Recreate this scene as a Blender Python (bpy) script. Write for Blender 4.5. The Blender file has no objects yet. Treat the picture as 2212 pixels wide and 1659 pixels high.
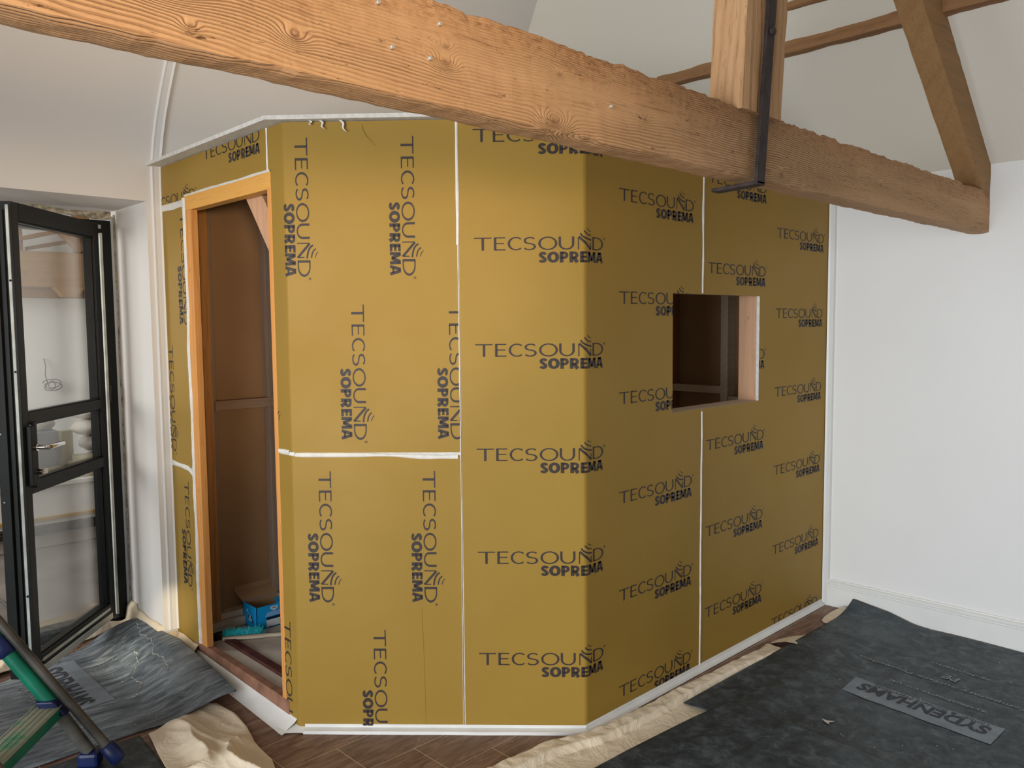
import bpy, bmesh, math, random
from mathutils import Vector, Matrix, noise
R = math.radians
random.seed(7)
scene = bpy.context.scene
COL = scene.collection

# ------------------------------------------------------------------ camera, world, lights, exposure
YAW, PITCH, ROLL, FPX = 0.80040, -0.07362, -0.00936, 1752.1
def make_camera():
    f = Vector((math.cos(PITCH)*math.cos(YAW), math.cos(PITCH)*math.sin(YAW), math.sin(PITCH)))
    r = f.cross(Vector((0, 0, 1))).normalized(); u = r.cross(f)
    r2 = r*math.cos(ROLL) + u*math.sin(ROLL); u2 = u*math.cos(ROLL) - r*math.sin(ROLL)
    cd = bpy.data.cameras.new('camera'); co = bpy.data.objects.new('camera', cd); COL.objects.link(co)
    m = Matrix((r2, u2, -f)).transposed().to_4x4(); m.translation = (0, 0, 1.6)
    co.matrix_world = m
    cd.sensor_width = 36; cd.lens = FPX*36/2212; cd.clip_start = 0.05
    scene.camera = co
make_camera()
vs = scene.view_settings
vs.view_transform = 'Standard'; vs.look = 'None'; vs.gamma = 1; vs.use_curve_mapping = False
vs.exposure = 0.0
w = bpy.data.worlds.new('world'); scene.world = w; w.use_nodes = True
bg = w.node_tree.nodes['Background']; bg.inputs[0].default_value = (0.90, 0.96, 1.0, 1); bg.inputs[1].default_value = 0.33

def area(name, loc, look, sx, sy, power, col, spread=180):
    l = bpy.data.lights.new(name, 'AREA'); l.shape = 'RECTANGLE'; l.size = sx; l.size_y = sy; l.energy = power; l.color = col; l.spread = R(spread)
    o = bpy.data.objects.new(name, l); COL.objects.link(o); o.location = loc
    o.rotation_euler = (Vector(look) - Vector(loc)).to_track_quat('-Z', 'Y').to_euler()
    return o
def spot(name, loc, look, power, ang, blend, col, size=0.02):
    l = bpy.data.lights.new(name, 'SPOT'); l.energy = power; l.spot_size = R(ang); l.spot_blend = blend; l.color = col; l.shadow_soft_size = size
    o = bpy.data.objects.new(name, l); COL.objects.link(o); o.location = loc
    o.rotation_euler = (Vector(look) - Vector(loc)).to_track_quat('-Z', 'Y').to_euler()
    return o
area('window_light_west', (-2.9, 0.6, 1.25), (4.4, 0.6, 0.80), 3.2, 1.8, 118, (0.91, 0.96, 1.0), 106)
area('window_light_south', (-0.6, -3.6, 1.7), (1.6, 2.5, 1.6), 2.6, 2.0, 8, (1.0, 0.93, 0.84))
area('annex_fill_light', (-1.0, 6.2, 2.0), (2.0, 6.8, 1.0), 1.6, 1.6, 100, (1.0, 0.97, 0.93))  # added fill lamp that brightens the room beyond the glazed door

# ------------------------------------------------------------------ node helper
class NT:
    def __init__(s, name, rough=0.8, spec=0.3, metal=0.0):
        s.m = bpy.data.materials.new(name); s.m.use_nodes = True
        s.t = s.m.node_tree; s.n = s.t.nodes; s.l = s.t.links
        s.b = s.n['Principled BSDF']
        s.b.inputs['Roughness'].default_value = rough
        s.b.inputs['Specular IOR Level'].default_value = spec
        s.b.inputs['Metallic'].default_value = metal
        s.co = s.n.new('ShaderNodeNewGeometry').outputs['Position']
    def lk(s, a, b):
        if hasattr(a, 'links'): s.l.new(a, b)
        elif isinstance(a, (int, float)) and b.type in ('RGBA', 'VECTOR'):
            b.default_value = (a, a, a, 1)[:len(b.default_value)]
        else:
            if b.type == 'RGBA' and len(a) == 3: a = (*a, 1)
            b.default_value = a
    def map(s, scale=(1, 1, 1), loc=(0, 0, 0), rot=(0, 0, 0), v=None):
        k = s.n.new('ShaderNodeMapping'); s.lk(v or s.co, k.inputs[0])
        k.inputs['Location'].default_value = loc; k.inputs['Rotation'].default_value = rot; k.inputs['Scale'].default_value = scale
        return k.outputs[0]
    def noise(s, v=None, scale=5, detail=4, rough=0.5, dist=0.0):
        k = s.n.new('ShaderNodeTexNoise'); s.lk(v or s.co, k.inputs['Vector'])
        k.inputs['Scale'].default_value = scale; k.inputs['Detail'].default_value = detail
        k.inputs['Roughness'].default_value = rough; k.inputs['Distortion'].default_value = dist
        return k.outputs[0]
    def voro(s, v=None, scale=5, rand=1.0, feature='F1'):
        k = s.n.new('ShaderNodeTexVoronoi'); s.lk(v or s.co, k.inputs['Vector']); k.feature = feature
        k.inputs['Scale'].default_value = scale; k.inputs['Randomness'].default_value = rand
        return k.outputs['Distance']
    def ramp(s, fac, stops, interp='LINEAR'):
        k = s.n.new('ShaderNodeValToRGB'); s.lk(fac, k.inputs[0]); cr = k.color_ramp; cr.interpolation = interp
        while len(cr.elements) < len(stops): cr.elements.new(0.5)
        for e, (p, c) in zip(cr.elements, stops):
            e.position = p
            e.color = (c, c, c, 1) if isinstance(c, (int, float)) else (*c, 1)
        return k.outputs[0]
    def mix(s, fac, a, b, mode='MIX'):
        k = s.n.new('ShaderNodeMix'); k.data_type = 'RGBA'; k.blend_type = mode
        s.lk(fac, k.inputs[0]); s.lk(a, k.inputs[6]); s.lk(b, k.inputs[7]); return k.outputs[2]
    def math(s, op, a, b=0.0, c=None):
        k = s.n.new('ShaderNodeMath'); k.operation = op; s.lk(a, k.inputs[0]); s.lk(b, k.inputs[1])
        if c is not None: s.lk(c, k.inputs[2])
        return k.outputs[0]
    def sep(s, v=None):
        k = s.n.new('ShaderNodeSeparateXYZ'); s.lk(v or s.co, k.inputs[0]); return k.outputs
    def comb(s, x, y, z):
        k = s.n.new('ShaderNodeCombineXYZ')
        for a, b in zip((x, y, z), k.inputs): s.lk(a, b)
        return k.outputs[0]
    def color(s, c): s.lk(c, s.b.inputs['Base Color']); return s
    def rough(s, c): s.lk(c, s.b.inputs['Roughness']); return s
    def bump(s, h, strength=0.3, dist=0.01, chain=None):
        k = s.n.new('ShaderNodeBump'); k.inputs['Strength'].default_value = strength; k.inputs['Distance'].default_value = dist
        s.lk(h, k.inputs['Height'])
        if chain: s.lk(chain, k.inputs['Normal'])
        s.l.new(k.outputs[0], s.b.inputs['Normal']); return k.outputs[0]

def plain(name, c, rough=0.6, spec=0.3, metal=0.0, var=0.06, scale=6, bump=0.0):
    t = NT(name, rough, spec, metal)
    n = t.noise(scale=scale, detail=5)
    d = tuple(max(0, x*(1-var*2)) for x in c); l = tuple(min(1, x*(1+var)) for x in c)
    t.color(t.ramp(n, [(0.3, d), (0.7, l)]))
    if bump: t.bump(t.noise(scale=scale*12, detail=3), bump, 0.004)
    return t.m

def srgb(h):
    h = h.lstrip('#'); v = [int(h[i:i+2], 16)/255 for i in (0, 2, 4)]
    return tuple(x/12.92 if x <= 0.04045 else ((x+0.055)/1.055)**2.4 for x in v)

def plaster(name, c, b=0.12):
    t = NT(name, 0.85, 0.2)
    n = t.noise(scale=1.1, detail=3)
    t.color(t.ramp(n, [(0.3, tuple(x*0.965 for x in c)), (0.7, c)]))
    h = t.noise(scale=3.0, detail=3); bb = t.bump(h, 0.25, 0.02)
    t.bump(t.noise(scale=180, detail=2), b, 0.0012, chain=bb)
    return t.m

def wood(name, c0, c1, dark, axis='x', ring=55, knots=(), bumpk=0.5, speck=0.5, off=(0, 0, 0), pits=True, seed=0.0, stretch=14, fine=1.0, wear=None):
    """sawn timber: growth lines run along the axis and bend round the knots"""
    t = NT(name, 0.72, 0.25)
    sx, sy, sz = t.sep()
    a, b, c = {'x': (sx, sy, sz), 'y': (sy, sz, sx), 'z': (sz, sx, sy)}[axis]
    L = t.comb(a, b, c)
    st = t.map((1, stretch, stretch), (seed, seed*1.7, 0), v=L)
    warp = t.noise(t.map((0.9, 3.0, 3.0), (seed, 0, 3), v=L), 1.0, 3, 0.5)
    cross = t.math('ADD', c, t.math('MULTIPLY', b, 0.8))
    wv = t.math('MULTIPLY_ADD', warp, 0.12, cross)
    kn = 0.0
    for (ka, kc, kr, amp) in knots:
        da = t.math('MULTIPLY', t.math('SUBTRACT', a, ka), 1/(kr*1.8))
        dc = t.math('MULTIPLY', t.math('SUBTRACT', c, kc), 1/kr)
        g = t.math('POWER', 2.718, t.math('MULTIPLY', t.math('ADD', t.math('MULTIPLY', da, da), t.math('MULTIPLY', dc, dc)), -1.0))
        wv = t.math('MULTIPLY_ADD', g, amp, wv)
        g2 = t.math('POWER', g, 6.0)
        kn = t.math('ADD', g2, kn)
    ph = t.math('MULTIPLY', wv, ring*6.283)
    s1 = t.math('SINE', ph)
    s1 = t.math('MULTIPLY_ADD', s1, 0.5, 0.5)
    brk = t.noise(st, 2.2, 5, 0.6)
    lines = t.math('MULTIPLY', t.math('POWER', s1, 3.0), t.ramp(t.noise(t.map((0.7, 4, 4), (3, seed, 0), v=L), 1.4, 2), [(0.38, 0.15), (0.62, 1.0)]))
    base = t.mix(brk, c0, c1)
    base = t.mix(t.math('MULTIPLY', lines, 0.55*fine), base, dark)
    base = t.mix(t.math('MULTIPLY', t.ramp(t.noise(scale=2.3, detail=3), [(0.4, 0), (0.75, 1)]), 0.35), base, c0)
    fib = t.noise(t.map((3, 70, 70), v=L), 2.0, 4, 0.7)
    base = t.mix(t.ramp(fib, [(0.30, 0.5), (0.45, 0.0)]), base, dark)
    if pits:
        pv = t.noise(t.map((14, 60, 60), (seed, 2, 0), v=L), 1.5, 5, 0.75)
        pit = t.ramp(pv, [(0.30, 1.0), (0.38, 0.0)])
        base = t.mix(t.math('MULTIPLY', pit, speck), base, tuple(x*0.35 for x in dark))
    if wear is not None:
        # decayed upper edge: wormed, crumbly surface
        hgt = t.math('MULTIPLY_ADD', t.noise(t.map((1.5, 1, 1)), 2.0, 3), 0.16, t.math('SUBTRACT', sz, wear+0.08))
        band = t.ramp(t.math('MULTIPLY', hgt, 12.0), [(0.0, 0.0), (1.0, 1.0)])
        worm = t.ramp(t.noise(t.map((26, 60, 60)), 1.6, 6, 0.8, 0.8), [(0.38, 1.0), (0.50, 0.0)])
        base = t.mix(t.math('MULTIPLY', t.math('MULTIPLY', band, worm), 0.75), base, tuple(x*0.55 for x in dark))
        base = t.mix(t.math('MULTIPLY', band, 0.30), base, srgb('#a8703f'))
    if knots:
        base = t.mix(t.math('MULTIPLY', t.math('MINIMUM', kn, 1.0), 0.6), base, tuple(x*0.8 for x in dark))
    t.color(base)
    h = t.math('SUBTRACT', t.math('MULTIPLY', fib, 0.5), t.math('MULTIPLY', lines, 0.5))
    t.bump(h, bumpk, 0.006)
    return t.m

M = {}
M['wall'] = plaster('white_wall_plaster', (0.80, 0.795, 0.785))
M['wall2'] = plaster('warm_wall_plaster', (0.78, 0.755, 0.725))
M['ceil'] = plaster('ceiling_plaster', (0.76, 0.72, 0.635))
M['gloss_white'] = plain('white_skirting_paint', (0.78, 0.78, 0.76), 0.35, 0.45, var=0.02)
M['white_pl'] = plain('white_sealant', (0.80, 0.77, 0.71), 0.55, 0.3, var=0.05, scale=30, bump=0.3)
M['white_sheet'] = plain('white_plastic_skirt', (0.80, 0.79, 0.76), 0.35, 0.4, var=0.04, scale=9)
M['board_edge'] = plain('plasterboard', (0.74, 0.72, 0.67), 0.85, 0.15, var=0.08, scale=50, bump=0.3)
M['kraft'] = plain('brown_kraft_board', srgb('#a78461'), 0.8, 0.2, var=0.08, scale=2)
M['black'] = plain('black_frame_paint', (0.005, 0.006, 0.006), 0.42, 0.25, var=0.15, scale=4)
M['grey_alu'] = plain('dark_grey_aluminium', (0.017, 0.019, 0.0185), 0.45, 0.25, 0.0, var=0.1, scale=7)
M['gasket'] = plain('pale_gasket', (0.62, 0.66, 0.62), 0.5, 0.4, var=0.12, scale=14)
M['lining'] = plain('pale_blue_grey_lining', (0.50, 0.56, 0.62), 0.5, 0.3, var=0.06)
M['alu'] = plain('bare_aluminium', (0.62, 0.63, 0.60), 0.35, 0.5, 0.55, var=0.08, scale=10)
M['chrome'] = plain('chrome', (0.80, 0.80, 0.82), 0.12, 0.6, 1.0, var=0.02)
M['nickel'] = plain('satin_nickel', (0.55, 0.50, 0.44), 0.25, 0.6, 1.0, var=0.02)
M['foam'] = plain('crumbly_mortar', (0.52, 0.47, 0.36), 0.95, 0.1, var=0.35, scale=45, bump=0.8)
M['iron'] = plain('wrought_iron', (0.050, 0.036, 0.034), 0.62, 0.4, 0.35, var=0.25, scale=30, bump=0.5)
M['ink'] = plain('dark_ink', (0.048, 0.036, 0.033), 0.5, 0.25, var=0.05)
M['greyink'] = plain('faded_print', (0.27, 0.29, 0.30), 0.7, 0.2, var=0.25, scale=60)
M['band'] = plain('grey_blue_band', (0.215, 0.25, 0.285), 0.6, 0.25, var=0.12, scale=12)
M['bandink'] = plain('band_letter_ink', (0.052, 0.056, 0.066), 0.65, 0.2, var=0.15, scale=30)
M['blue'] = plain('blue_card', (0.004, 0.36, 0.80), 0.5, 0.3, var=0.03)
M['card'] = plain('brown_card', (0.46, 0.29, 0.155), 0.8, 0.15, var=0.08)
M['navy_ink'] = plain('navy_print', (0.006, 0.012, 0.04), 0.5, 0.3)
M['white_ink'] = plain('white_print', (0.75, 0.78, 0.80), 0.5, 0.3)
M['cyan'] = plain('turquoise_bristle', (0.06, 0.78, 0.88), 0.55, 0.3, var=0.15, scale=40)
M['green'] = plain('green_powder_coat', (0.004, 0.215, 0.125), 0.42, 0.4, var=0.12, scale=9)
M['navy'] = plain('blue_ladder_plastic', (0.010, 0.022, 0.105), 0.42, 0.4, var=0.2, scale=14)
M['tubblue'] = plain('navy_tub', (0.007, 0.016, 0.075), 0.4, 0.4, var=0.06)
M['yellow_ink'] = plain('yellow_print', (0.75, 0.42, 0.03), 0.5, 0.3)
M['orange'] = plain('orange_plastic', (0.72, 0.18, 0.03), 0.45, 0.35)
M['insul'] = plain('yellow_insulation', (0.42, 0.38, 0.24), 0.85, 0.15, var=0.12, scale=9, bump=0.2)
M['sack'] = plain('pale_sack', (0.62, 0.58, 0.52), 0.7, 0.25, var=0.12, scale=6, bump=0.3)
M['cable'] = plain('grey_cable', (0.09, 0.09, 0.09), 0.5, 0.35)
M['annexfloor'] = plain('dusty_screed', (0.17, 0.15, 0.13), 0.85, 0.2, var=0.18, scale=3, bump=0.2)
M['track'] = plain('dark_track', (0.05, 0.04, 0.035), 0.5, 0.4, var=0.3, scale=20)
M['mustard'] = plain('mustard_strip', (0.42, 0.24, 0.04), 0.7, 0.2)
M['cream'] = plain('cream_kickboard', (0.42, 0.38, 0.31), 0.8, 0.2, var=0.1)
M['bwhite'] = plain('white_panel', (0.66, 0.64, 0.62), 0.6, 0.25, var=0.03)
M['ifloor'] = plain('plasterboard_floor', (0.66, 0.59, 0.52), 0.85, 0.15, var=0.12, scale=5)
M['redwood'] = plain('reddish_threshold_timber', (0.34, 0.17, 0.11), 0.6, 0.3, var=0.2, scale=16, bump=0.2)
M['darkred'] = plain('dark_red_rail', (0.11, 0.035, 0.03), 0.5, 0.35, var=0.3, scale=16)

# old beam wood
M['beam'] = wood('old_pine_beam', srgb('#bb9067'), srgb('#cca77e'), srgb('#7c553a'), 'x', 165,
                 knots=((1.333, 2.040, 0.026, 0.045), (1.349, 2.145, 0.012, 0.02), (1.025, 2.131, 0.013, 0.02), (1.025, 2.101, 0.016, 0.03), (0.704, 2.075, 0.016, 0.025), (0.529, 2.05, 0.009, 0.015), (0.50, 2.11, 0.03, 0.04), (1.66, 2.10, 0.010, 0.015), (2.35, 2.05, 0.016, 0.02), (3.1, 2.10, 0.014, 0.02)), bumpk=0.8, speck=0.9, stretch=12, fine=0.95, wear=2.13)
M['beam2'] = wood('old_pine_post', srgb('#b98b60'), srgb('#cba67e'), srgb('#7e5334'), 'z', 34, bumpk=0.6, speck=0.5, seed=2.3, fine=0.6)
M['beam3'] = wood('old_pine_rafter', srgb('#94714a'), srgb('#a9845a'), srgb('#5d3f24'), 'x', 14, bumpk=0.5, speck=0.5, seed=5.1, fine=0.3)
M['purlin'] = wood('old_pine_purlin', srgb('#8b6644'), srgb('#9c7650'), srgb('#553720'), 'y', 16, bumpk=0.6, speck=0.6, seed=7.7, fine=0.4)
PINE = dict(bumpk=0.12, pits=False, stretch=20)
M['pine_o'] = wood('orange_pine_z', srgb('#e0a25a'), srgb('#d8924f'), srgb('#a8622e'), 'z', 30, knots=((1.86, 3.70, 0.012, 0.01), (0.84, 3.70, 0.012, 0.01)), seed=1.1, fine=0.5, **PINE)
M['pine_h'] = wood('yellow_pine_y', srgb('#e6ae5c'), srgb('#dfa350'), srgb('#c07e3c'), 'y', 20, seed=3.1, fine=0.3, **PINE)
M['pine_s'] = wood('stud_pine_z', srgb('#c58e55'), srgb('#b88048'), srgb('#7a4a22'), 'z', 34, knots=((1.3, 1.70, 0.014, 0.01), (2.09, 1.69, 0.012, 0.01), (0.83, 1.70, 0.012, 0.01)), seed=4.1, fine=0.7, **PINE)
M['pine_p'] = wood('pale_spruce_z', srgb('#d3a988'), srgb('#c99c7c'), srgb('#a37455'), 'z', 18, knots=((1.62, 2.07, 0.010, 0.01),), seed=6.1, fine=0.4, **PINE)
M['pine_g'] = wood('grey_spruce', srgb('#a88b73'), srgb('#9a7d66'), srgb('#6f553f'), 'x', 22, seed=8.1, fine=0.5, **PINE)
M['pine_gz'] = wood('grey_spruce_z', srgb('#a08a78'), srgb('#937c6a'), srgb('#6b5544'), 'z', 22, seed=8.6, fine=0.5, **PINE)

M['pine_pale'] = wood('pale_sill_timber', srgb('#d8c4ac'), srgb('#cbb79e'), srgb('#a38c72'), 'x', 22, seed=9.6, fine=0.4, **PINE)

def gold():
    t = NT('gold_acoustic_membrane', 0.55, 0.3, 0.1)
    n = t.noise(scale=0.9, detail=3)
    t.color(t.ramp(n, [(0.3, srgb('#997930')), (0.7, srgb('#a48337'))]))
    t.rough(t.ramp(t.noise(scale=2.5, detail=4), [(0.3, 0.50), (0.7, 0.62)]))
    b1 = t.bump(t.noise(scale=2.2, detail=2), 0.25, 0.02)
    b2 = t.bump(t.noise(t.map((1, 1, 3)), 9, 2, 0.5, 0.6), 0.06, 0.01, chain=b1)
    return t.m
M['gold'] = gold()

def membrane(name, c0, c1, c2, streak):
    t = NT(name, 0.52, 0.35)
    if streak:
        v = t.map((1.5, 9, 9), rot=(0, 0, R(6)))
        n = t.noise(v, 3.2, 6, 0.68, 0.6)
    else:
        n = t.noise(scale=15, detail=9, rough=0.74, dist=0.4)
    c = t.ramp(n, [(0.34, c0), (0.5, c1), (0.68, c2)])
    d = t.noise(scale=2.0, detail=5, rough=0.6)
    c = t.mix(t.math('MULTIPLY', t.ramp(d, [(0.52, 0), (0.72, 1)]), 0.5), c, c2)
    sp = t.ramp(t.voro(scale=42, rand=1.0), [(0.045, 1.0), (0.07, 0.0)])
    k = t.ramp(t.noise(scale=9, detail=2), [(0.60, 0.0), (0.66, 1.0)])
    c = t.mix(t.math('MULTIPLY', sp, k), c, (0.42, 0.41, 0.38))
    t.color(c)
    b = t.bump(t.noise(scale=4, detail=4), 0.35, 0.015)
    t.bump(n, 0.22, 0.006, chain=b)
    return t.m
M['memb'] = membrane('black_floor_protection', (0.010, 0.014, 0.017), (0.033, 0.044, 0.052), (0.098, 0.120, 0.136), False)
M['memb2'] = membrane('streaky_floor_protection', (0.042, 0.052, 0.062), (0.118, 0.142, 0.165), (0.30, 0.33, 0.35), True)

def cloth_mat():
    t = NT('cotton_dust_sheet', 0.9, 0.1)
    n = t.noise(scale=3, detail=4)
    t.color(t.ramp(n, [(0.3, srgb('#dfcdb2')), (0.7, srgb('#eadbc4'))]))
    b = t.bump(t.noise(t.map((1, 1, 1)), 9, 4, 0.6, 1.2), 0.55, 0.02)
    t.bump(t.noise(scale=400, detail=1), 0.1, 0.001, chain=b)
    return t.m
M['cloth'] = cloth_mat()

def floor_mat():
    t = NT('wood_look_floor_planks', 0.5, 0.3)
    sx, sy, sz = t.sep()
    # rows along x, 0.207 wide; staggered cross joints every 1.2 m
    ry = t.math('MULTIPLY', t.math('SUBTRACT', sy, 2.187), 1/0.2075)
    row = t.math('FLOOR', ry); fy = t.math('FRACT', t.math('ADD', ry, 50.0))
    rx = t.math('MULTIPLY', t.math('ADD', t.math('SUBTRACT', sx, 1.79), t.math('MULTIPLY', row, 0.21)), 1/0.84)
    fx = t.math('FRACT', t.math('ADD', rx, 50.0))
    def edge(f, wd): return t.math('MAXIMUM', t.math('LESS_THAN', f, wd), t.math('GREATER_THAN', f, 1-wd))
    g = t.math('MAXIMUM', edge(fy, 0.006), edge(fx, 0.0016))
    colx = t.math('FLOOR', rx)
    k = t.n.new('ShaderNodeTexWhiteNoise'); k.noise_dimensions = '2D'; t.lk(t.comb(row, colx, 0), k.inputs['Vector'])
    n = t.noise(t.map((2.2, 12, 1)), 3, 6, 0.65, 0.5)
    c = t.ramp(n, [(0.3, srgb('#553a2c')), (0.5, srgb('#7d5f4e')), (0.72, srgb('#a0826e'))])
    c = t.mix(t.math('MULTIPLY', k.outputs[0], 0.35), c, srgb('#735f52'))
    dust = t.ramp(t.noise(t.map((4, 22, 1), rot=(0, 0, R(12))), 3, 6, 0.75), [(0.56, 0), (0.75, 0.65)])
    c = t.mix(dust, c, srgb('#b3a190'))
    c = t.mix(t.math('MULTIPLY', g, 0.75), c, srgb('#d2bfa6'))
    t.color(c); t.bump(n, 0.15, 0.004)
    return t.m
M['floor'] = floor_mat()

def glass_mat():
    m = bpy.data.materials.new('door_glass'); m.use_nodes = True; t = m.node_tree; n = t.nodes; n.clear()
    out = n.new('ShaderNodeOutputMaterial'); mx = n.new('ShaderNodeMixShader'); tr = n.new('ShaderNodeBsdfTransparent')
    gl = n.new('ShaderNodeBsdfGlossy'); ge = n.new('ShaderNodeNewGeometry'); dt = n.new('ShaderNodeVectorMath'); dt.operation = 'DOT_PRODUCT'
    tr.inputs[0].default_value = (0.93, 0.945, 0.94, 1); gl.inputs['Roughness'].default_value = 0.0
    gl.inputs['Color'].default_value = (0.96, 0.96, 0.96, 1)
    t.links.new(ge.outputs['Normal'], dt.inputs[0]); t.links.new(ge.outputs['Incoming'], dt.inputs[1])
    def mt(op, a, b):
        k = n.new('ShaderNodeMath'); k.operation = op
        for v, i_ in ((a, 0), (b, 1)):
            if hasattr(v, 'links'): t.links.new(v, k.inputs[i_])
            else: k.inputs[i_].default_value = v
        return k.outputs[0]
    c = mt('ABSOLUTE', dt.outputs['Value'], 0.0); f = mt('POWER', mt('SUBTRACT', 1.0, c), 5.0)
    f = mt('ADD', mt('MULTIPLY', f, 0.84), 0.16)
    t.links.new(f, mx.inputs[0])
    t.links.new(tr.outputs[0], mx.inputs[1]); t.links.new(gl.outputs[0], mx.inputs[2]); t.links.new(mx.outputs[0], out.inputs[0])
    return m
M['glass'] = glass_mat()

# ------------------------------------------------------------------ object helpers
def thing(name, label, cat, loc=(0, 0, 0), group=None, kind=None):
    o = bpy.data.objects.new(name, None); COL.objects.link(o); o.location = loc; o.empty_display_size = 0.1
    tag(o, label, cat, group, kind); return o
def tag(o, label=None, cat=None, group=None, kind=None):
    if label: o['label'] = label
    if cat: o['category'] = cat
    if group: o['group'] = group
    if kind: o['kind'] = kind
    return o
def root_loc(o):
    v = Vector((0, 0, 0))
    while o is not None: v += Vector(o.location); o = o.parent
    return v

class MB:
    """collects geometry in world coordinates, then links it as one mesh"""
    def __init__(s): s.v = []; s.f = []; s.mi = []; s.sm = []
    def add(s, verts, faces, mi=0, smooth=False):
        b = len(s.v); s.v += [tuple(v) for v in verts]
        for f in faces: s.f.append(tuple(b+i for i in f)); s.mi.append(mi); s.sm.append(smooth)
        return s
    def box(s, a, b, mi=0):
        x0, x1 = sorted((a[0], b[0])); y0, y1 = sorted((a[1], b[1])); z0, z1 = sorted((a[2], b[2]))
        return s.add([(x0,y0,z0),(x1,y0,z0),(x1,y1,z0),(x0,y1,z0),(x0,y0,z1),(x1,y0,z1),(x1,y1,z1),(x0,y1,z1)],
                     [(0,3,2,1),(4,5,6,7),(0,1,5,4),(1,2,6,5),(2,3,7,6),(3,0,4,7)], mi)
    def obox(s, o, ax, ay, az, mi=0):
        """box from corner o with three edge vectors"""
        o, ax, ay, az = map(Vector, (o, ax, ay, az))
        p = [o, o+ax, o+ax+ay, o+ay]; p += [q+az for q in p]
        f = [(0,3,2,1),(4,5,6,7),(0,1,5,4),(1,2,6,5),(2,3,7,6),(3,0,4,7)]
        if ax.cross(ay).dot(az) < 0: f = [tuple(reversed(q)) for q in f]
        return s.add(p, f, mi)
    def prism(s, poly, vec, mi=0):
        """closed polygon (3D points) pushed along vec"""
        n = len(poly); vec = Vector(vec); p = [Vector(q) for q in poly]; p2 = [q+vec for q in p]
        nrm = Vector((0, 0, 0))
        for i in range(n): nrm += p[i].cross(p[(i+1) % n])
        f = [tuple(reversed(range(n))), tuple(range(n, 2*n))] + [(i, (i+1) % n, n+(i+1) % n, n+i) for i in range(n)]
        if nrm.dot(vec) < 0: f = [tuple(reversed(q)) for q in f]
        return s.add(p+p2, f, mi)
    def tube(s, pts, r, seg=12, mi=0, caps=True):
        pts = [Vector(p) for p in pts]; n = len(pts); rings = []
        up = None
        for i, p in enumerate(pts):
            d = (pts[min(i+1, n-1)] - pts[max(i-1, 0)]).normalized()
            if up is None: up = d.orthogonal().normalized()
            a = (up - d*up.dot(d)).normalized(); up = a; b = d.cross(a)
            rr = r[i] if isinstance(r, (list, tuple)) else r
            rings.append([p + (a*math.cos(t) + b*math.sin(t))*rr for t in [2*math.pi*k/seg for k in range(seg)]])
        v = [q for ring in rings for q in ring]; f = []
        for i in range(n-1):
            for k in range(seg): f.append((i*seg+k, i*seg+(k+1) % seg, (i+1)*seg+(k+1) % seg, (i+1)*seg+k))
        s.add(v, f, mi, True)
        if caps:
            s.add(rings[0], [tuple(reversed(range(seg)))], mi); s.add(rings[-1], [tuple(range(seg))], mi)
        return s
    def grid(s, pts, mi=0, smooth=True, flip=False):
        """pts[i][j] rows of points"""
        n, m = len(pts), len(pts[0]); f = []
        for i in range(n-1):
            for j in range(m-1):
                q = (i*m+j, (i+1)*m+j, (i+1)*m+j+1, i*m+j+1); f.append(tuple(reversed(q)) if flip else q)
        return s.add([p for row in pts for p in row], f, mi, smooth)
    def build(s, name, mats, parent=None, bevel=0.0, solid=0.0, subsurf=0):
        me = bpy.data.meshes.new(name)
        o = bpy.data.objects.new(name, me); COL.objects.link(o)
        off = Vector((0, 0, 0))
        if parent is not None: o.parent = parent; off = root_loc(parent)
        me.from_pydata([tuple(Vector(v)-off) for v in s.v], [], s.f)
        for m in (mats if isinstance(mats, (list, tuple)) else [mats]): me.materials.append(m)
        me.polygons.foreach_set('material_index', s.mi); me.polygons.foreach_set('use_smooth', s.sm)
        me.update()
        if solid:
            k = o.modifiers.new('solid', 'SOLIDIFY'); k.thickness = abs(solid); k.offset = -1 if solid > 0 else 1
        if subsurf:
            k = o.modifiers.new('sub', 'SUBSURF'); k.levels = subsurf; k.render_levels = subsurf
        if bevel:
            k = o.modifiers.new('bevel', 'BEVEL'); k.width = bevel; k.segments = 2; k.limit_method = 'ANGLE'; k.angle_limit = R(40)
        return o
def struct(mb, name, mat, label=None, cat=None, **k):
    o = mb.build(name, mat, **k); o['kind'] = 'structure'
    if label: o['label'] = label
    if cat: o['category'] = cat
    return o

def nz(x, y=0.0, z=0.0): return noise.noise(Vector((x, y, z)))

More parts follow.
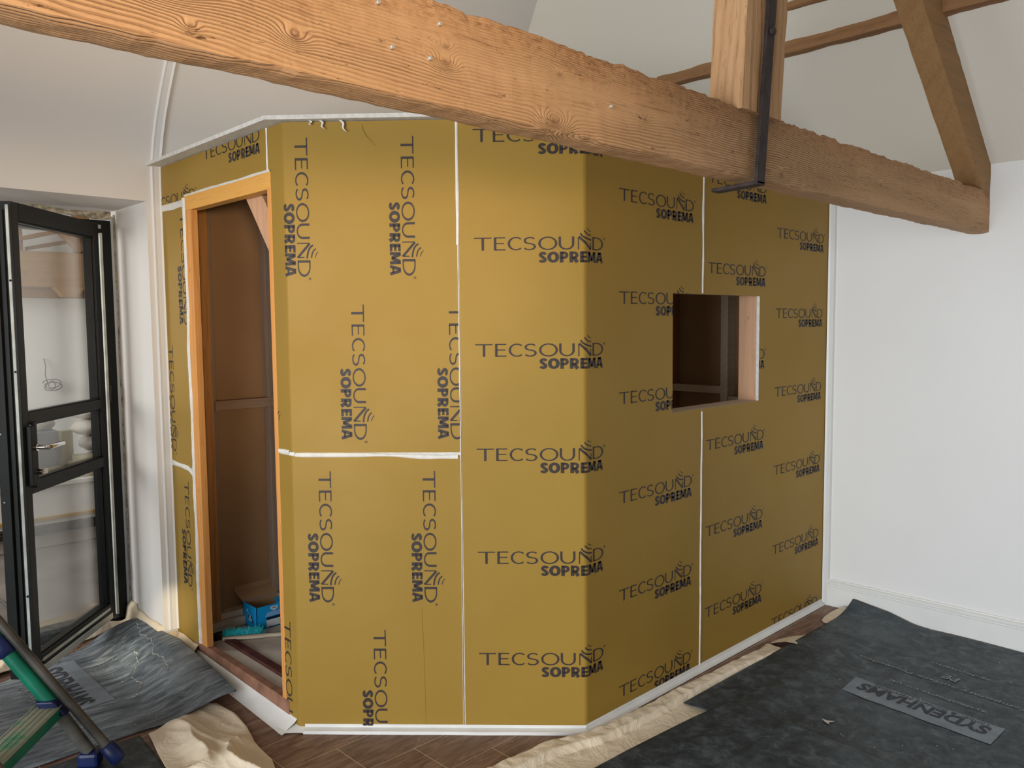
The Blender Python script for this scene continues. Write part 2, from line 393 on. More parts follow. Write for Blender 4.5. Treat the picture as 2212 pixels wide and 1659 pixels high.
def rough_beam(mb, p0, p1, wv, hv, n=60, k=7, amp=0.004, wane=0.0, seed=0.0, mi=0):
    """timber from p0 to p1 (its lower corner edge); wv and hv span the section; noise wears faces and corners"""
    p0, p1, wv, hv = map(Vector, (p0, p1, wv, hv)); rows = []
    prof = [(i/k, 0) for i in range(k)] + [(1, i/k) for i in range(k)] + [(1-i/k, 1) for i in range(k)] + [(0, 1-i/k) for i in range(k)]
    ctr = wv*0.5 + hv*0.5
    L = (p1-p0).length
    for i in range(n+1):
        t = i/n; base = p0.lerp(p1, t); row = []
        for (a, b) in prof:
            q = base + wv*a + hv*b
            corner = max(0.0, 1 - min(min(a, 1-a)*wv.length, 1e9)/0.018) * max(0.0, 1 - min(b, 1-b)*hv.length/0.018)
            s = q*1.0
            d = nz(s.x*6+seed, s.y*9, s.z*9)*amp + nz(s.x*28+seed, s.y*30, s.z*30)*amp*0.5
            dirn = (q - (base+ctr)).normalized()
            d -= corner*(0.004 + abs(nz(s.x*14, seed, b*3))*0.006)
            if wane and b > 0.75: d -= wane*((b-0.75)/0.25)*(0.25 + max(0, nz(s.x*7+seed, a*2, 1.0))*1.3 + abs(nz(s.x*30, a*5, 2.0))*0.7)
            row.append(q + dirn*d)
        row.append(row[0]); rows.append(row)
    mb.grid(rows, mi, False)
    m = len(prof)
    mb.add(rows[0][:m], [tuple(range(m))], mi); mb.add(rows[-1][:m], [tuple(reversed(range(m)))], mi)
    return mb

# ------------------------------------------------------------------ measurements (metres; x along the left wall, y along the right wall)
X1, Y1 = 1.5515, 2.8227          # booth corner between doorway face and front face
X2, Y2 = 2.3393, 2.0107          # booth corner between front face and window face
XR, YL = 4.408, 4.016            # right wall, left wall
ZE = 2.344                       # eaves on the right wall
ZT = 2.363                       # booth height

# ------------------------------------------------------------------ room shell
mb = MB(); mb.box((-3.2, -4.0, -0.1), (XR+0.15, 4.52, 0.0)); struct(mb, 'floor', M['floor'])
mb = MB(); mb.box((-3.2, 4.52, -0.1), (6.5, 9.2, -0.004)); struct(mb, 'floor', M['annexfloor'])
mb = MB(); mb.box((XR, -4.0, 0), (XR+0.15, YL+0.6, ZE)); struct(mb, 'wall_right', M['wall'])
mb = MB(); mb.box((-3.2, -4.15, 0), (XR+0.15, -4.0, 4.3)); struct(mb, 'unseen_wall_front', M['wall'])  # unseen wall, added to cut sky light from the south and bounce warm
# ceiling slope rising from the right wall to the ridge, the far slope falls away behind the camera
k = 0.81; XRG = 2.2; ZRG = ZE + k*(XR-XRG)
mb = MB()
mb.prism([(XR+0.15, -4.0, ZE-0.0), (XR, -4.0, ZE), (XRG, -4.0, ZRG), (XRG, -4.0, ZRG+0.12), (XR+0.15, -4.0, ZE+0.1)], (0, 8.0, 0)); struct(mb, 'ceiling', M['ceil'])
mb = MB()
mb.prism([(XRG, -4.0, ZRG), (-3.2, -4.0, 2.6), (-3.2, -4.0, 2.72), (XRG, -4.0, ZRG+0.12)], (0, 8.0, 0)); struct(mb, 'ceiling', M['ceil'])
# left wall with doorway, its upper part curves inward
XO0, XO1, ZO, YO = 0.30, 1.483, 2.20, 4.47
mb = MB()
def lw(x0, x1, z0, z1): mb.box((x0, YL, z0), (x1, YL+0.53, z1))
lw(-3.2, XO0, 0, 2.30); lw(XO1, XR+0.15, 0, 2.30); lw(XO0, XO1, ZO, 2.30)
prof = [(YL, 2.30), (YL-0.002, 2.36), (YL-0.012, 2.42), (YL-0.035, 2.50), (YL-0.075, 2.60), (YL-0.13, 2.70), (YL-0.20, 2.81), (YL-0.30, 2.92), (YL-0.45, 3.05), (YL-0.7, 3.2), (YL-1.1, 3.4), (YL-1.8, 3.75), (YL-2.8, 4.2)]
xs = [-3.2 + i*0.5 for i in range(16)]; xs[-1] = XR+0.1
mb.grid([[(x, y, z) for (y, z) in prof] for x in xs], 0, True)
mb.grid([[(x, y+0.53, z+0.1) for (y, z) in prof] for x in xs], 0, True, flip=True)
struct(mb, 'wall_left', M['wall2'])
# plastered batten strip running up the left wall beside the booth and on over the curve
mb = MB()
path = [(YL, 0.10), (YL, 1.2), (YL, 2.30)] + prof[1:9]
rows = []
for i, (y, z) in enumerate(path):
    a = path[max(0, i-1)]; b = path[min(len(path)-1, i+1)]; d = Vector((0, b[0]-a[0], b[1]-a[1])).normalized(); nn = Vector((0, -d.z, d.y))
    if nn.y > 0: nn = -nn
    xc = 1.531 + max(0, z-2.36)*0.02; c = Vector((xc, y, z)); wd = 0.024
    rows.append([c + Vector((-wd, 0, 0)), c + Vector((-wd+0.005, 0, 0)) + nn*0.012, c + Vector((-wd*0.4, 0, 0)) + nn*0.010, c + Vector((wd*0.5, 0, 0)) + nn*0.010, c + Vector((wd-0.003, 0, 0)) + nn*0.016, c + Vector((wd, 0, 0))])
mb.grid(rows, 0, False, flip=True)
struct(mb, 'trim_1', M['wall'])
# skirting on the right wall
mb = MB()
pf = [(0.0, 0.0), (0.018, 0.0), (0.020, 0.112), (0.012, 0.116), (0.013, 0.120), (0.024, 0.126), (0.025, 0.134), (0.019, 0.141), (0.010, 0.145), (0.008, 0.151), (0.0, 0.152)]
mb.prism([(XR-a, 1.984, z) for a, z in pf], (0, -5.9, 0)); struct(mb, 'baseboard_right', M['gloss_white'])
# flashing strip in the corner between booth and right wall
mb = MB(); mb.prism([(XR, Y2-0.004, 0.0), (XR-0.034, Y2-0.004, 0.0), (XR-0.030, Y2-0.014, 0.0), (XR-0.016, Y2-0.03, 0.0), (XR, Y2-0.034, 0.0)], (0, 0, ZT)); struct(mb, 'trim_2', M['gloss_white'])
# lining between the plaster reveal and the door frame
mb = MB()
rows = []
def wob(mb, pts, w, amp, nrm, side, seg=60, th=0.006, mi=0):
    """irregular bead along a path: side is the width direction, nrm sticks out of the surface"""
    pts = [Vector(p) for p in pts]; side = Vector(side); nrm = Vector(nrm); rows = []
    tot = [0.0]
    for a, b in zip(pts, pts[1:]): tot.append(tot[-1]+(b-a).length)
    for i in range(seg+1):
        d = tot[-1]*i/seg; j = 0
        while j < len(pts)-2 and d > tot[j+1]: j += 1
        t = (d-tot[j])/max(1e-6, tot[j+1]-tot[j]); c = pts[j].lerp(pts[j+1], t)
        ww = w*(1+amp*nz(d*9, w*50, c.z*3)); o = side*(w*amp*0.8*nz(d*4, 7.7, c.x))
        h = th*(0.7+0.6*abs(nz(d*15, 3.3)))
        rows.append([c+o-side*ww*0.5, c+o-side*ww*0.3+nrm*h*0.8, c+o+nrm*h, c+o+side*ww*0.3+nrm*h*0.8, c+o+side*ww*0.5])
    mb.grid(rows, mi, True)
    return mb
wob(mb, [(XO0, YO-0.012, ZO-0.020), (XO1-0.02, YO-0.012, ZO-0.020)], 0.035, 0.5, (0, -1, 0), (0, 0, 1), 90, 0.012)
wob(mb, [(XO1-0.004, YO-0.012, 0.10), (XO1-0.004, YO-0.012, ZO-0.02)], 0.014, 0.7, (-1, 0, 0), (0, 1, 0), 90, 0.004)
struct(mb, 'trim_3', M['foam'])

# ------------------------------------------------------------------ roof timbers
YB = 1.227
beam = thing('tie_beam', 'long weathered tie beam crossing the picture above the gold booth', 'beam', (2.2, YB, 2.02))
mb = MB(); rough_beam(mb, (-0.45, YB+0.003, 2.017), (XR+0.02, YB+0.003, 2.017), (0, 0.093, 0), (0, 0, 0.203), n=340, k=8, amp=0.0035, wane=0.014, seed=1.0)
mb.build('timber', M['beam'], beam)
for (x, z) in ((0.867, 2.171), (0.895, 2.100), (1.007, 2.168), (0.982, 2.099), (1.519, 2.105)):
    mb = MB(); mb.tube([(x, YB+0.004, z), (x, YB-0.004, z), (x, YB-0.006, z+0.0005)], [0.0022, 0.0044, 0.0036], 8); mb.build('nail', M['alu'], beam)
post = thing('king_post', 'upright king post standing on the tie beam behind an iron strap', 'post', (2.2, YB, 2.21))
mb = MB(); rough_beam(mb, (2.098, YB-0.006, 2.204), (2.24, YB-0.006, 4.05), (0.236, 0, 0), (0, 0.112, 0), n=90, k=7, amp=0.003, seed=4.0)
mb.build('timber', M['beam2'], post)
st = thing('iron_strap', 'dark iron strap bolted down the king post and bent under the beam', 'strap', (2.2, YB-0.01, 2.0))
mb = MB(); A = Vector((2.262, YB-0.024, 2.75)); B = Vector((2.18, YB-0.024, 1.998))
mb.obox(B+Vector((-0.024, 0, 0)), (0.044, 0, 0), (0, 0.011, 0), A-B)
vb = mb.build('vertical_bar', M['iron'], st, bevel=0.002)
mb = MB(); mb.obox(B+Vector((-0.024, 0.0, -0.003)), (0.044, 0, 0), (0.006, 0.155, -0.004), (0, 0, 0.011)); mb.build('hook', M['iron'], st, bevel=0.002)
mb = MB(); c = B.lerp(A, 0.585); mb.tube([c+Vector((0, 0.002, 0)), c+Vector((0, -0.008, 0)), c+Vector((0, -0.011, 0))], [0.013, 0.012, 0.007], 10); mb.build('bolt', M['iron'], vb)
raf = thing('rafter', 'sloping rafter rising left from the wall end of the tie beam', 'rafter', (4.3, YB, 2.3))
mb = MB()
sl = Vector((-1, 0, 0.785)); P0 = Vector((XR+0.02, YB+0.004, 2.108))
rough_beam(mb, P0, P0+sl*1.6, (0, 0.105, 0), (0, 0, 0.238), n=80, k=7, amp=0.003, seed=9.0)
mb.build('timber', M['beam3'], raf)
mb = MB(); rough_beam(mb, (3.69, 2.66, 2.866), (3.69, -3.5, 2.866), (0.075, 0, 0.0), (0, 0, 0.058), n=200, k=5, amp=0.007, seed=3.0)
o = mb.build('purlin', M['purlin']); tag(o, 'lower round-edged purlin running behind the king post under the ceiling', 'purlin')
mb = MB(); rough_beam(mb, (3.545, 2.02, 3.013), (3.545, -3.5, 3.013), (0.05, 0, 0.0), (0, 0, 0.08), n=140, k=5, amp=0.005, seed=6.0)
o = mb.build('purlin', M['purlin']); tag(o, 'upper purlin seen at the top edge right of the king post', 'purlin')

# ------------------------------------------------------------------ booth: unfolded wall path
def fillet(P, a, b, r, n=4):
    """points rounding corner P between neighbours a and b"""
    P, a, b = Vector(P), Vector(a), Vector(b); u = (a-P).normalized(); v = (b-P).normalized()
    ang = math.acos(max(-1, min(1, u.dot(v)))); t = r/math.tan(ang/2)
    s, e = P+u*t, P+v*t; ctr = P+(u+v).normalized()*(r/math.sin(ang/2)); out = []
    for i in range(n+1):
        q = s.lerp(e, i/n)-ctr; out.append(ctr+q.normalized()*r)
    return out
L0, C1, C2, R0 = Vector((X1, YL)), Vector((X1, Y1)), Vector((X2, Y2)), Vector((XR-0.006, Y2))
path = [L0] + fillet(C1, L0, C2, 0.018) + fillet(C2, C1, R0, 0.022) + [R0]
SC1, SC2 = (C1-L0).length, (C1-L0).length+(C2-C1).length
S = [0.0]
for a, b in zip(path, path[1:]): S.append(S[-1]+(b-a).length)
# outward normals at path vertices
NRM = []
for i, p in enumerate(path):
    ns = []
    for a, b in ((i-1, i), (i, i+1)):
        if a >= 0 and b < len(path):
            d = (path[b]-path[a]).normalized(); ns.append(Vector((d.y, -d.x)))
    n = sum(ns, Vector((0, 0))); n.normalize(); 
    NRM.append(n)
if NRM[0].x > 0: NRM = [-n for n in NRM]
def seg_of(s):
    for i in range(len(S)-2):
        if s < S[i+1]: return i
    return len(S)-2
def pos(s, z, off=0.0, seg=None):
    i = seg_of(s) if seg is None else seg
    t = (s-S[i])/(S[i+1]-S[i]); p = path[i].lerp(path[i+1], t); n = NRM[i].lerp(NRM[i+1], t)
    return Vector((p.x+n.x*off, p.y+n.y*off, z))
def clip1(poly, ax, val, keep_less):
    out = []; n = len(poly)
    for i in range(n):
        a, b = poly[i], poly[(i+1) % n]
        ia = (a[ax] <= val) if keep_less else (a[ax] >= val); ib = (b[ax] <= val) if keep_less else (b[ax] >= val)
        if ia: out.append(a)
        if ia != ib:
            t = (val-a[ax])/(b[ax]-a[ax]); out.append((a[0]+(b[0]-a[0])*t, a[1]+(b[1]-a[1])*t))
    return out
def cliprect(poly, s0, s1, z0, z1):
    for ax, v, k in ((0, s0, False), (0, s1, True), (1, z0, False), (1, z1, True)):
        if len(poly) < 3: return []
        poly = clip1(poly, ax, v, k)
    return poly if len(poly) >= 3 else []
def area2(p): return sum(p[i][0]*p[(i+1) % len(p)][1]-p[(i+1) % len(p)][0]*p[i][1] for i in range(len(p)))
def put_poly(mb, poly, regions, off, mi):
    """poly in (s, z), clipped to regions and cut at the folds of the wall path"""
    xs = [p[0] for p in poly]
    for (a, b, c, d) in regions:
        q = cliprect(poly, a, b, c, d)
        if not q: continue
        lo, hi = min(p[0] for p in q), max(p[0] for p in q)
        for i in range(len(S)-1):
            if S[i+1] <= lo or S[i] >= hi: continue
            r = cliprect(q, S[i], S[i+1], -1, 9)
            if len(r) >= 3 and abs(area2(r)) > 1e-9:
                if area2(r) < 0: r = r[::-1]
                mb.add([pos(s, z, off, i) for s, z in r], [tuple(range(len(r)))], mi)

# ------------------------------------------------------------------ printed lettering as stroked outlines
def arc(cx, cy, rx, ry, a0, a1, n=18):
    return [(cx+rx*math.cos(R(a0+(a1-a0)*i/n)), cy+ry*math.sin(R(a0+(a1-a0)*i/n))) for i in range(n+1)]
def stroke(pts, wv, wh=None, taper=None):
    wh = wv if wh is None else wh; out = []; n = len(pts); lr = []
    closed = n > 3 and abs(pts[0][0]-pts[-1][0]) < 1e-6 and abs(pts[0][1]-pts[-1][1]) < 1e-6
    for i in range(n):
        a = pts[i-1] if i > 0 else (pts[-2] if closed else pts[0]); b = pts[i+1] if i < n-1 else (pts[1] if closed else pts[-1])
        dx, dy = b[0]-a[0], b[1]-a[1]; l = math.hypot(dx, dy) or 1; dx /= l; dy /= l
        w = math.hypot(wv*dy, wh*dx)*0.5
        if taper: w *= taper[0]+(taper[1]-taper[0])*i/(n-1)
        lr.append(((pts[i][0]-dy*w, pts[i][1]+dx*w), (pts[i][0]+dy*w, pts[i][1]-dx*w)))
    for (a, b), (c, d) in zip(lr, lr[1:]): out.append([a, b, d, c])
    return out
def tecsound():
    P = []; V, H = 16, 8.5
    P += stroke([(0, 85), (122, 85)], V, H) + stroke([(61, 0), (61, 85)], 17)
    P += stroke([(147, 0), (147, 90)], 17) + stroke([(147, 86), (217, 86)], V, H) + stroke([(147, 47), (210, 47)], V, 7.5) + stroke([(147, 4), (219, 4)], V, H)
    P += stroke(arc(292, 45, 50, 42, 48, 312, 22), V, H)
    P += stroke(arc(389, 65, 36, 21, 35, 190, 12)[:-1] + arc(389, 65, 36, 21, 190, 235, 4) + arc(384, 24, 38, 21, 60, -20, 8) + arc(384, 24, 38, 21, -20, -150, 10), V, H)
    P += stroke(arc(512, 45, 58, 42, 0, 360, 32), V, H)
    P += stroke([(595, 90), (595, 42)] + arc(641, 40, 46, 36, 180, 360, 16) + [(687, 42), (687, 90)], V, H)
    P += stroke([(724, 0), (724, 86)], 8) + stroke([(726, 88), (822, 3)], 16, 17) + stroke([(822, 0), (822, 49)], 8)
    P += stroke([(737, 111), (752, 92), (772, 80), (800, 72), (830, 68)], 13, 12)
    P += stroke([(762, 130), (776, 114), (796, 104), (826, 98)], 10, 9)
    P += stroke([(784, 147), (796, 135), (810, 129), (825, 126)], 6, 5)
    P += stroke([(850, 0), (850, 90)], 17) + stroke([(850, 86), (885, 86)] + arc(885, 45, 64, 41, 90, -90, 20) + [(885, 4), (850, 4)], V, H)
    P += stroke(arc(971, 84, 8, 8, 0, 360, 12), 2.2) + stroke([(968, 80), (968, 88), (973, 88), (973, 85), (968, 84)], 1.8) + stroke([(970, 84), (974, 80)], 1.8)
    # heavy second line
    def sh(p): return [[(449+x*1.01, -88+y) for x, y in q] for q in p]
    Q = []; v, h = 25, 17
    Q += stroke(arc(29, 54, 17, 12.5, 10, 180, 8) + arc(29, 54, 17, 12.5, 190, 250, 4) + arc(26, 21, 17, 12.5, 70, 0, 5) + arc(26, 21, 17, 12.5, -10, -170, 8), 23, 18)
    Q += stroke(arc(99, 37.5, 28, 29, 0, 360, 24), 26, 18)
    Q += stroke([(156, 0), (156, 75)], v) + stroke([(150, 66), (172, 66)] + arc(172, 50, 20, 17, 90, -90, 10) + [(172, 33), (150, 33)], 22, 16)
    Q += stroke([(223, 0), (223, 75)], v) + stroke([(218, 66), (242, 66)] + arc(242, 50, 19, 17, 90, -90, 10) + [(242, 33), (218, 33)], 22, 16) + stroke([(240, 36), (264, 0)], 26, 24)
    Q += stroke([(295, 0), (295, 75)], v) + stroke([(290, 67), (334, 67)], v, h) + stroke([(290, 38), (331, 38)], v, 15) + stroke([(290, 8.5), (335, 8.5)], v, h)
    Q += stroke([(350, 0), (352, 75)], 22) + stroke([(411, 75), (413, 0)], 22) + stroke([(356, 72), (381, 12)], 22, 18) + stroke([(381, 12), (406, 72)], 22, 18)
    Q += stroke([(437, 0), (458, 72)], 21) + stroke([(490, 0), (469, 72)], 21) + stroke([(446, 22), (482, 22)], 20, 14) + [[(449, 75), (449, 60), (478, 60), (478, 75)]]
    return P + sh(Q)
LOGO = tecsound(); U = 0.000542
def logo(mb, s, z, vertical, regions, off=0.0022, tilt=0.0):
    """s, z: start of the baseline; vertical prints read downward"""
    for q in LOGO:
        if vertical: p = [(s + v*U, z - u*U) for u, v in q]
        else: p = [(s + u*U, z + v*U) for u, v in q]
        put_poly(mb, p, regions, off, 1)
def sheet(name, regions, logos, label):
    mb = MB()
    for (a, b, c, d) in regions:
        nz_ = max(1, int((d-c)/0.3))
        for k in range(nz_):
            put_poly(mb, [(a, c+(d-c)*k/nz_), (b, c+(d-c)*k/nz_), (b, c+(d-c)*(k+1)/nz_), (a, c+(d-c)*(k+1)/nz_)], regions, 0.0014, 0)
    for (s, z, v) in logos: logo(mb, s, z, v, regions)
    o = mb.build(name, [M['gold'], M['ink']], booth)
    if label: o['label'] = label
    return o

booth = thing('acoustic_booth', 'angled gold-wrapped booth in the corner with an open doorway and window hole', 'booth', (2.6, 3.1, 0.0))
SEAM1, SEAM2 = SC1+0.653, SC2+(3.131-X2)
DS0, DS1, DZ = 0.270, 1.094, 2.196       # door frame outer edges on the path
WS0, WS1, WZ0, WZ1 = SC2+(2.907-X2), SC2+(3.640-X2), 1.213, 1.7246
SR = S[-1]
sheet('membrane_sheet', [(0.0, 1.068, DZ-0.012, ZT)], [(0.497, 2.326, False), (-0.12, 2.172, False)], 'gold header strip over the doorway')
sheet('membrane_sheet', [(0.0, DS0, 0.937, DZ-0.03)], [(0.222, 2.130, True), (0.028, 1.515, True)], 'gold upright strip left of the doorway, upper')
sheet('membrane_sheet', [(0.0, DS0, 0.022, 0.925)], [(0.152, 0.868, True), (-0.05, 0.30, True)], 'gold upright strip left of the doorway, lower')
rows = []
for j, c in enumerate((0.043, 0.443)): rows.append((SC1+c, 2.305, True))
for c in (-0.16, 0.243, 0.615): rows.append((SC1+c, 1.680, True))
sheet('membrane_sheet', [(DS1, SEAM1, 1.112, ZT), (1.074, DS1, DZ-0.002, ZT)], rows, 'upper gold sheet wrapped round the doorway corner')
sheet('membrane_sheet', [(DS1, SEAM1, 0.018, 1.10)], [(SC1+0.100, 1.040, True), (SC1+0.504, 1.040, True), (SC1+0.300, 0.412, True), (SC1-0.10, 0.430, True)], 'lower gold sheet wrapped round the doorway corner')
lg = [(1.907, z, False) for z in (2.278, 1.877, 1.477, 1.077, 0.675, 0.272)] + [(SC2+0.201, z, False) for z in (2.079, 1.677, 1.277, 0.875, 0.472, 0.070)]
sheet('membrane_sheet', [(SEAM1+0.004, WS0, 0.030, ZT), (WS0, SEAM2, 0.024, WZ0), (WS0, SEAM2, WZ1, ZT)], lg, 'tall gold sheet wrapped round the window-side corner')
lg = [(3.159, z, False) for z in (2.222, 1.820, 1.418, 1.018, 0.618, 0.236)] + [(3.785, z, False) for z in (2.020, 1.618, 1.220, 0.818, 0.404, 0.018)]
sheet('membrane_sheet', [(SEAM2+0.006, WS1, 0.024, WZ0), (SEAM2+0.006, WS1, WZ1, ZT), (WS1, SR, 0.024, ZT)], lg, 'tall gold sheet beside the right wall')

def slab(mb, s0, s1, z0, z1, o0, o1, mi=0):
    cuts = [s0] + [s for s in S if s0 < s < s1] + [s1]
    for a, b in zip(cuts, cuts[1:]):
        i = seg_of((a+b)/2); p = [pos(a, z0, o0, i), pos(b, z0, o0, i), pos(b, z0, o1, i), pos(a, z0, o1, i)]
        mb.prism(p, (0, 0, z1-z0), mi)
mb = MB()
BT = -0.016
for r in ((0.0, DS0+0.014, 0.02, ZT), (DS0+0.014, DS1, DZ+0.004, ZT), (DS1, WS0, 0.02, ZT), (WS0, WS1, 0.02, WZ0-0.002), (WS0, WS1, WZ1+0.004, ZT), (WS1, SR, 0.02, ZT)):
    slab(mb, *r, BT, 0.0)
mb.build('plasterboard_skin', M['board_edge'], booth)
# seams and sealant beads
def bead(pts, w, amp=0.4, seg=80, th=0.004, name='sealant_bead', label=None):
    mb = MB(); seglist = pts
    P = [pos(s, z, 0.002) for s, z in pts]; i = seg_of((pts[0][0]+pts[-1][0])/2)
    n = Vector((NRM[i].x, NRM[i].y, 0)) if S[i+1]-S[i] > 0.1 else Vector((NRM[i].x, NRM[i].y, 0))
    d = (P[-1]-P[0]).normalized(); side = n.cross(d).normalized()
    wob(mb, P, w, amp, n, side, seg, th)
    return mb.build(name, M['white_pl'], booth)
bead([(SEAM1, ZT), (SEAM1-0.001, 1.9)], 0.011, 0.25, 30, 0.004)
bead([(SEAM1-0.001, 1.9), (SEAM1, 1.08)], 0.0038, 0.4, 60, 0.003)
bead([(SEAM1, 1.08), (SEAM1-0.004, 0.03)], 0.0026, 0.5, 60, 0.003)
bead([(SEAM2+0.002, ZT), (SEAM2+0.005, WZ1+0.004)], 0.012, 0.5, 60)
bead([(SEAM2+0.004, WZ0-0.012), (SEAM2+0.002, 0.03)], 0.011, 0.3, 80)
mb = MB()
for a, b, z in ((DS1+0.002, SC1-0.012, 1.113), (SC1-0.012, SC1+0.012, 1.110), (SC1+0.012, SEAM1-0.01, 1.106)):
    P = [pos(a, z, 0.002), pos(b, z-0.012*(b-SC1)-0.004*(b > SC1+0.3), 0.002)]; i = seg_of((a+b)/2)
    wob(mb, P, 0.016, 0.5, Vector((NRM[i].x, NRM[i].y, 0)), (0, 0, 1), 50, 0.006)
mb.build('sealant_bead', M['white_pl'], booth)
mb = MB(); wob(mb, [pos(0.0, 2.172, 0.002), pos(DS0-0.01, 2.162, 0.002)], 0.03, 0.4, (-1, 0, 0), (0, 0, 1), 30, 0.005); mb.build('sealant_bead', M['white_pl'], booth)
mb = MB(); wob(mb, [pos(0.0, 0.945, 0.002), pos(DS0-0.06, 0.930, 0.002), pos(DS0-0.004, 0.905, 0.002)], 0.022, 0.5, (-1, 0, 0), (0, 0, 1), 30, 0.005); mb.build('sealant_bead', M['white_pl'], booth)
mb = MB(); wob(mb, [pos(DS0+0.004, 0.10, 0.002), pos(DS0+0.004, 2.19, 0.002)], 0.026, 0.45, (-1, 0, 0), (0, 1, 0), 110, 0.009); mb.build('sealant_bead', M['white_pl'], booth)
mb = MB(); wob(mb, [pos(1.071, ZT, 0.002), pos(1.071, DZ+0.004, 0.002)], 0.010, 0.3, (-1, 0, 0), (0, 1, 0), 30, 0.004); mb.build('sealant_bead', M['white_pl'], booth)
mb = MB(); wob(mb, [pos(DS0+0.01, DZ+0.003, 0.002), pos(DS1, DZ+0.004, 0.002)], 0.012, 0.3, (-1, 0, 0), (0, 0, 1), 60, 0.004); mb.build('sealant_bead', M['board_edge'], booth)
# roof board with a narrow overhang
mb = MB()
no = Vector((NRM[0].x, NRM[0].y))
RB = [(1.488, 4.012), (1.488, 2.842), (1.488+0.05, 2.79), (2.315, 1.978), (2.345, 1.972), (XR-0.004, 1.985), (XR-0.004, 4.012)]
mb.prism([(x, y, ZT+0.003) for x, y in RB], (0, 0, 0.016)); mb.build('roof_board', M['board_edge'], booth, bevel=0.001)
# loose tags of sealing film under the roof board
for (u, dz, ln, tw) in ((0.14, 0.0, 0.040, 0.3), (0.215, 0.0, 0.055, -0.4), (0.10, 0.0, 0.022, 0.1)):
    mb = MB(); a = pos(SC1+u, ZT+0.002, 0.006); t = (pos(SC1+u+0.02, ZT, 0.006)-pos(SC1+u, ZT, 0.006)).normalized(); n = Vector((NRM[4].x, NRM[4].y, 0)).normalized()
    rows = [[a+t*(0.5*ln*k/5+0.006*math.sin(k*1.3)) + n*(0.004*k/5+0.003) + Vector((0, 0, -ln*k/5*0.8)), a+t*(0.5*ln*k/5+0.012*(1-k/8)+0.006*math.sin(k*1.3)) + n*(0.004*k/5+0.006) + Vector((0, 0, -ln*k/5*0.8))] for k in range(6)]
    mb.grid(rows); mb.build('film_tag', M['white_sheet'], booth, solid=0.0008)
# raised crease in the membrane
mb = MB(); P = [pos(SC1+u, z, 0.0015) for u, z in ((0.300, 2.347), (0.302, 2.33), (0.315, 2.305), (0.335, 2.285), (0.349, 2.272))]
mb.tube(P, [0.0015, 0.003, 0.003, 0.0025, 0.001], 8); mb.build('crease', M['gold'], booth)
mb = MB(); mb.tube([pos(SC1+0.492, 0.50, 0.0008), pos(SC1+0.498, 0.26, 0.001), pos(SC1+0.500, 0.03, 0.0008)], 0.0016, 6); mb.build('crease', M['gold'], booth)

# ---- doorway: frame, inner studs, boards (booth interior)
def part(name, mat, a, b, bevel=0.0015):
    return MB().box(a, b).build(name, mat, booth, bevel=bevel)
dy0, dy1 = YL-DS0-0.016, YL-DS1      # 3.730, 2.922
part('door_jamb', M['pine_o'], (X1-0.003, dy0-0.062, 0.09), (X1+0.028, dy0+0.004, DZ-0.066))
part('door_jamb', M['pine_o'], (X1-0.003, dy1, 0.045), (X1+0.060, dy1+0.030, DZ-0.066))
part('door_head', M['pine_h'], (X1-0.004, dy1, DZ-0.066), (X1+0.045, dy0, DZ))
part('inner_stud', M['pine_s'], (1.672, 3.880, 0.09), (1.716, 3.952, 2.25))
part('inner_batten', M['pine_gz'], (1.718, 3.905, 0.09), (1.740, 3.952, 2.25))
part('inner_stud', M['pine_gz'], (2.018, 3.895, 0.09), (2.062, 3.952, 2.30))
part('noggin', M['pine_g'], (1.731, 3.893, 1.185), (2.10, 3.952, 1.232))
part('bottom_plate', M['pine_pale'], (1.60, 3.862, 0.082), (4.3, 3.952, 0.127))
part('bottom_plate', M['pine_pale'], (1.60, 3.885, 0.128), (4.3, 3.952, 0.160))
part('inner_lining', M['kraft'], (X1+0.02, 3.954, 0.06), (XR-0.02, 3.975, 2.34), 0)
part('inner_lining', M['kraft'], (4.300, Y2+0.05, 0.06), (4.32, 3.95, 2.34), 0)
# diagonal brace in the head corner
mb = MB(); mb.prism([(1.615, 3.290, 2.170), (1.615, 3.150, 2.170), (1.615, 2.935, 1.895), (1.615, 2.935, 1.728)], (0.04, 0, 0)); mb.build('corner_brace', M['pine_p'], booth, bevel=0.001)
# interior floor, threshold
mb = MB(); mb.prism([(X1+0.16, 3.95, 0.02), (X1+0.16, 2.95, 0.02), (X2+0.03, Y2+0.17, 0.02), (XR-0.11, Y2+0.17, 0.02), (XR-0.11, 3.95, 0.02)], (0, 0, 0.060)); mb.build('inner_floor', M['ifloor'], booth)
part('threshold_board', M['redwood'], (X1-0.004, 2.90, 0.03), (X1+0.030, 3.80, 0.098))
part('threshold_plate', M['ifloor'], (X1+0.030, 2.93, 0.03), (X1+0.105, 3.76, 0.080))
part('threshold_rail', M['darkred'], (X1+0.105, 2.93, 0.03), (X1+0.145, 3.76, 0.094))
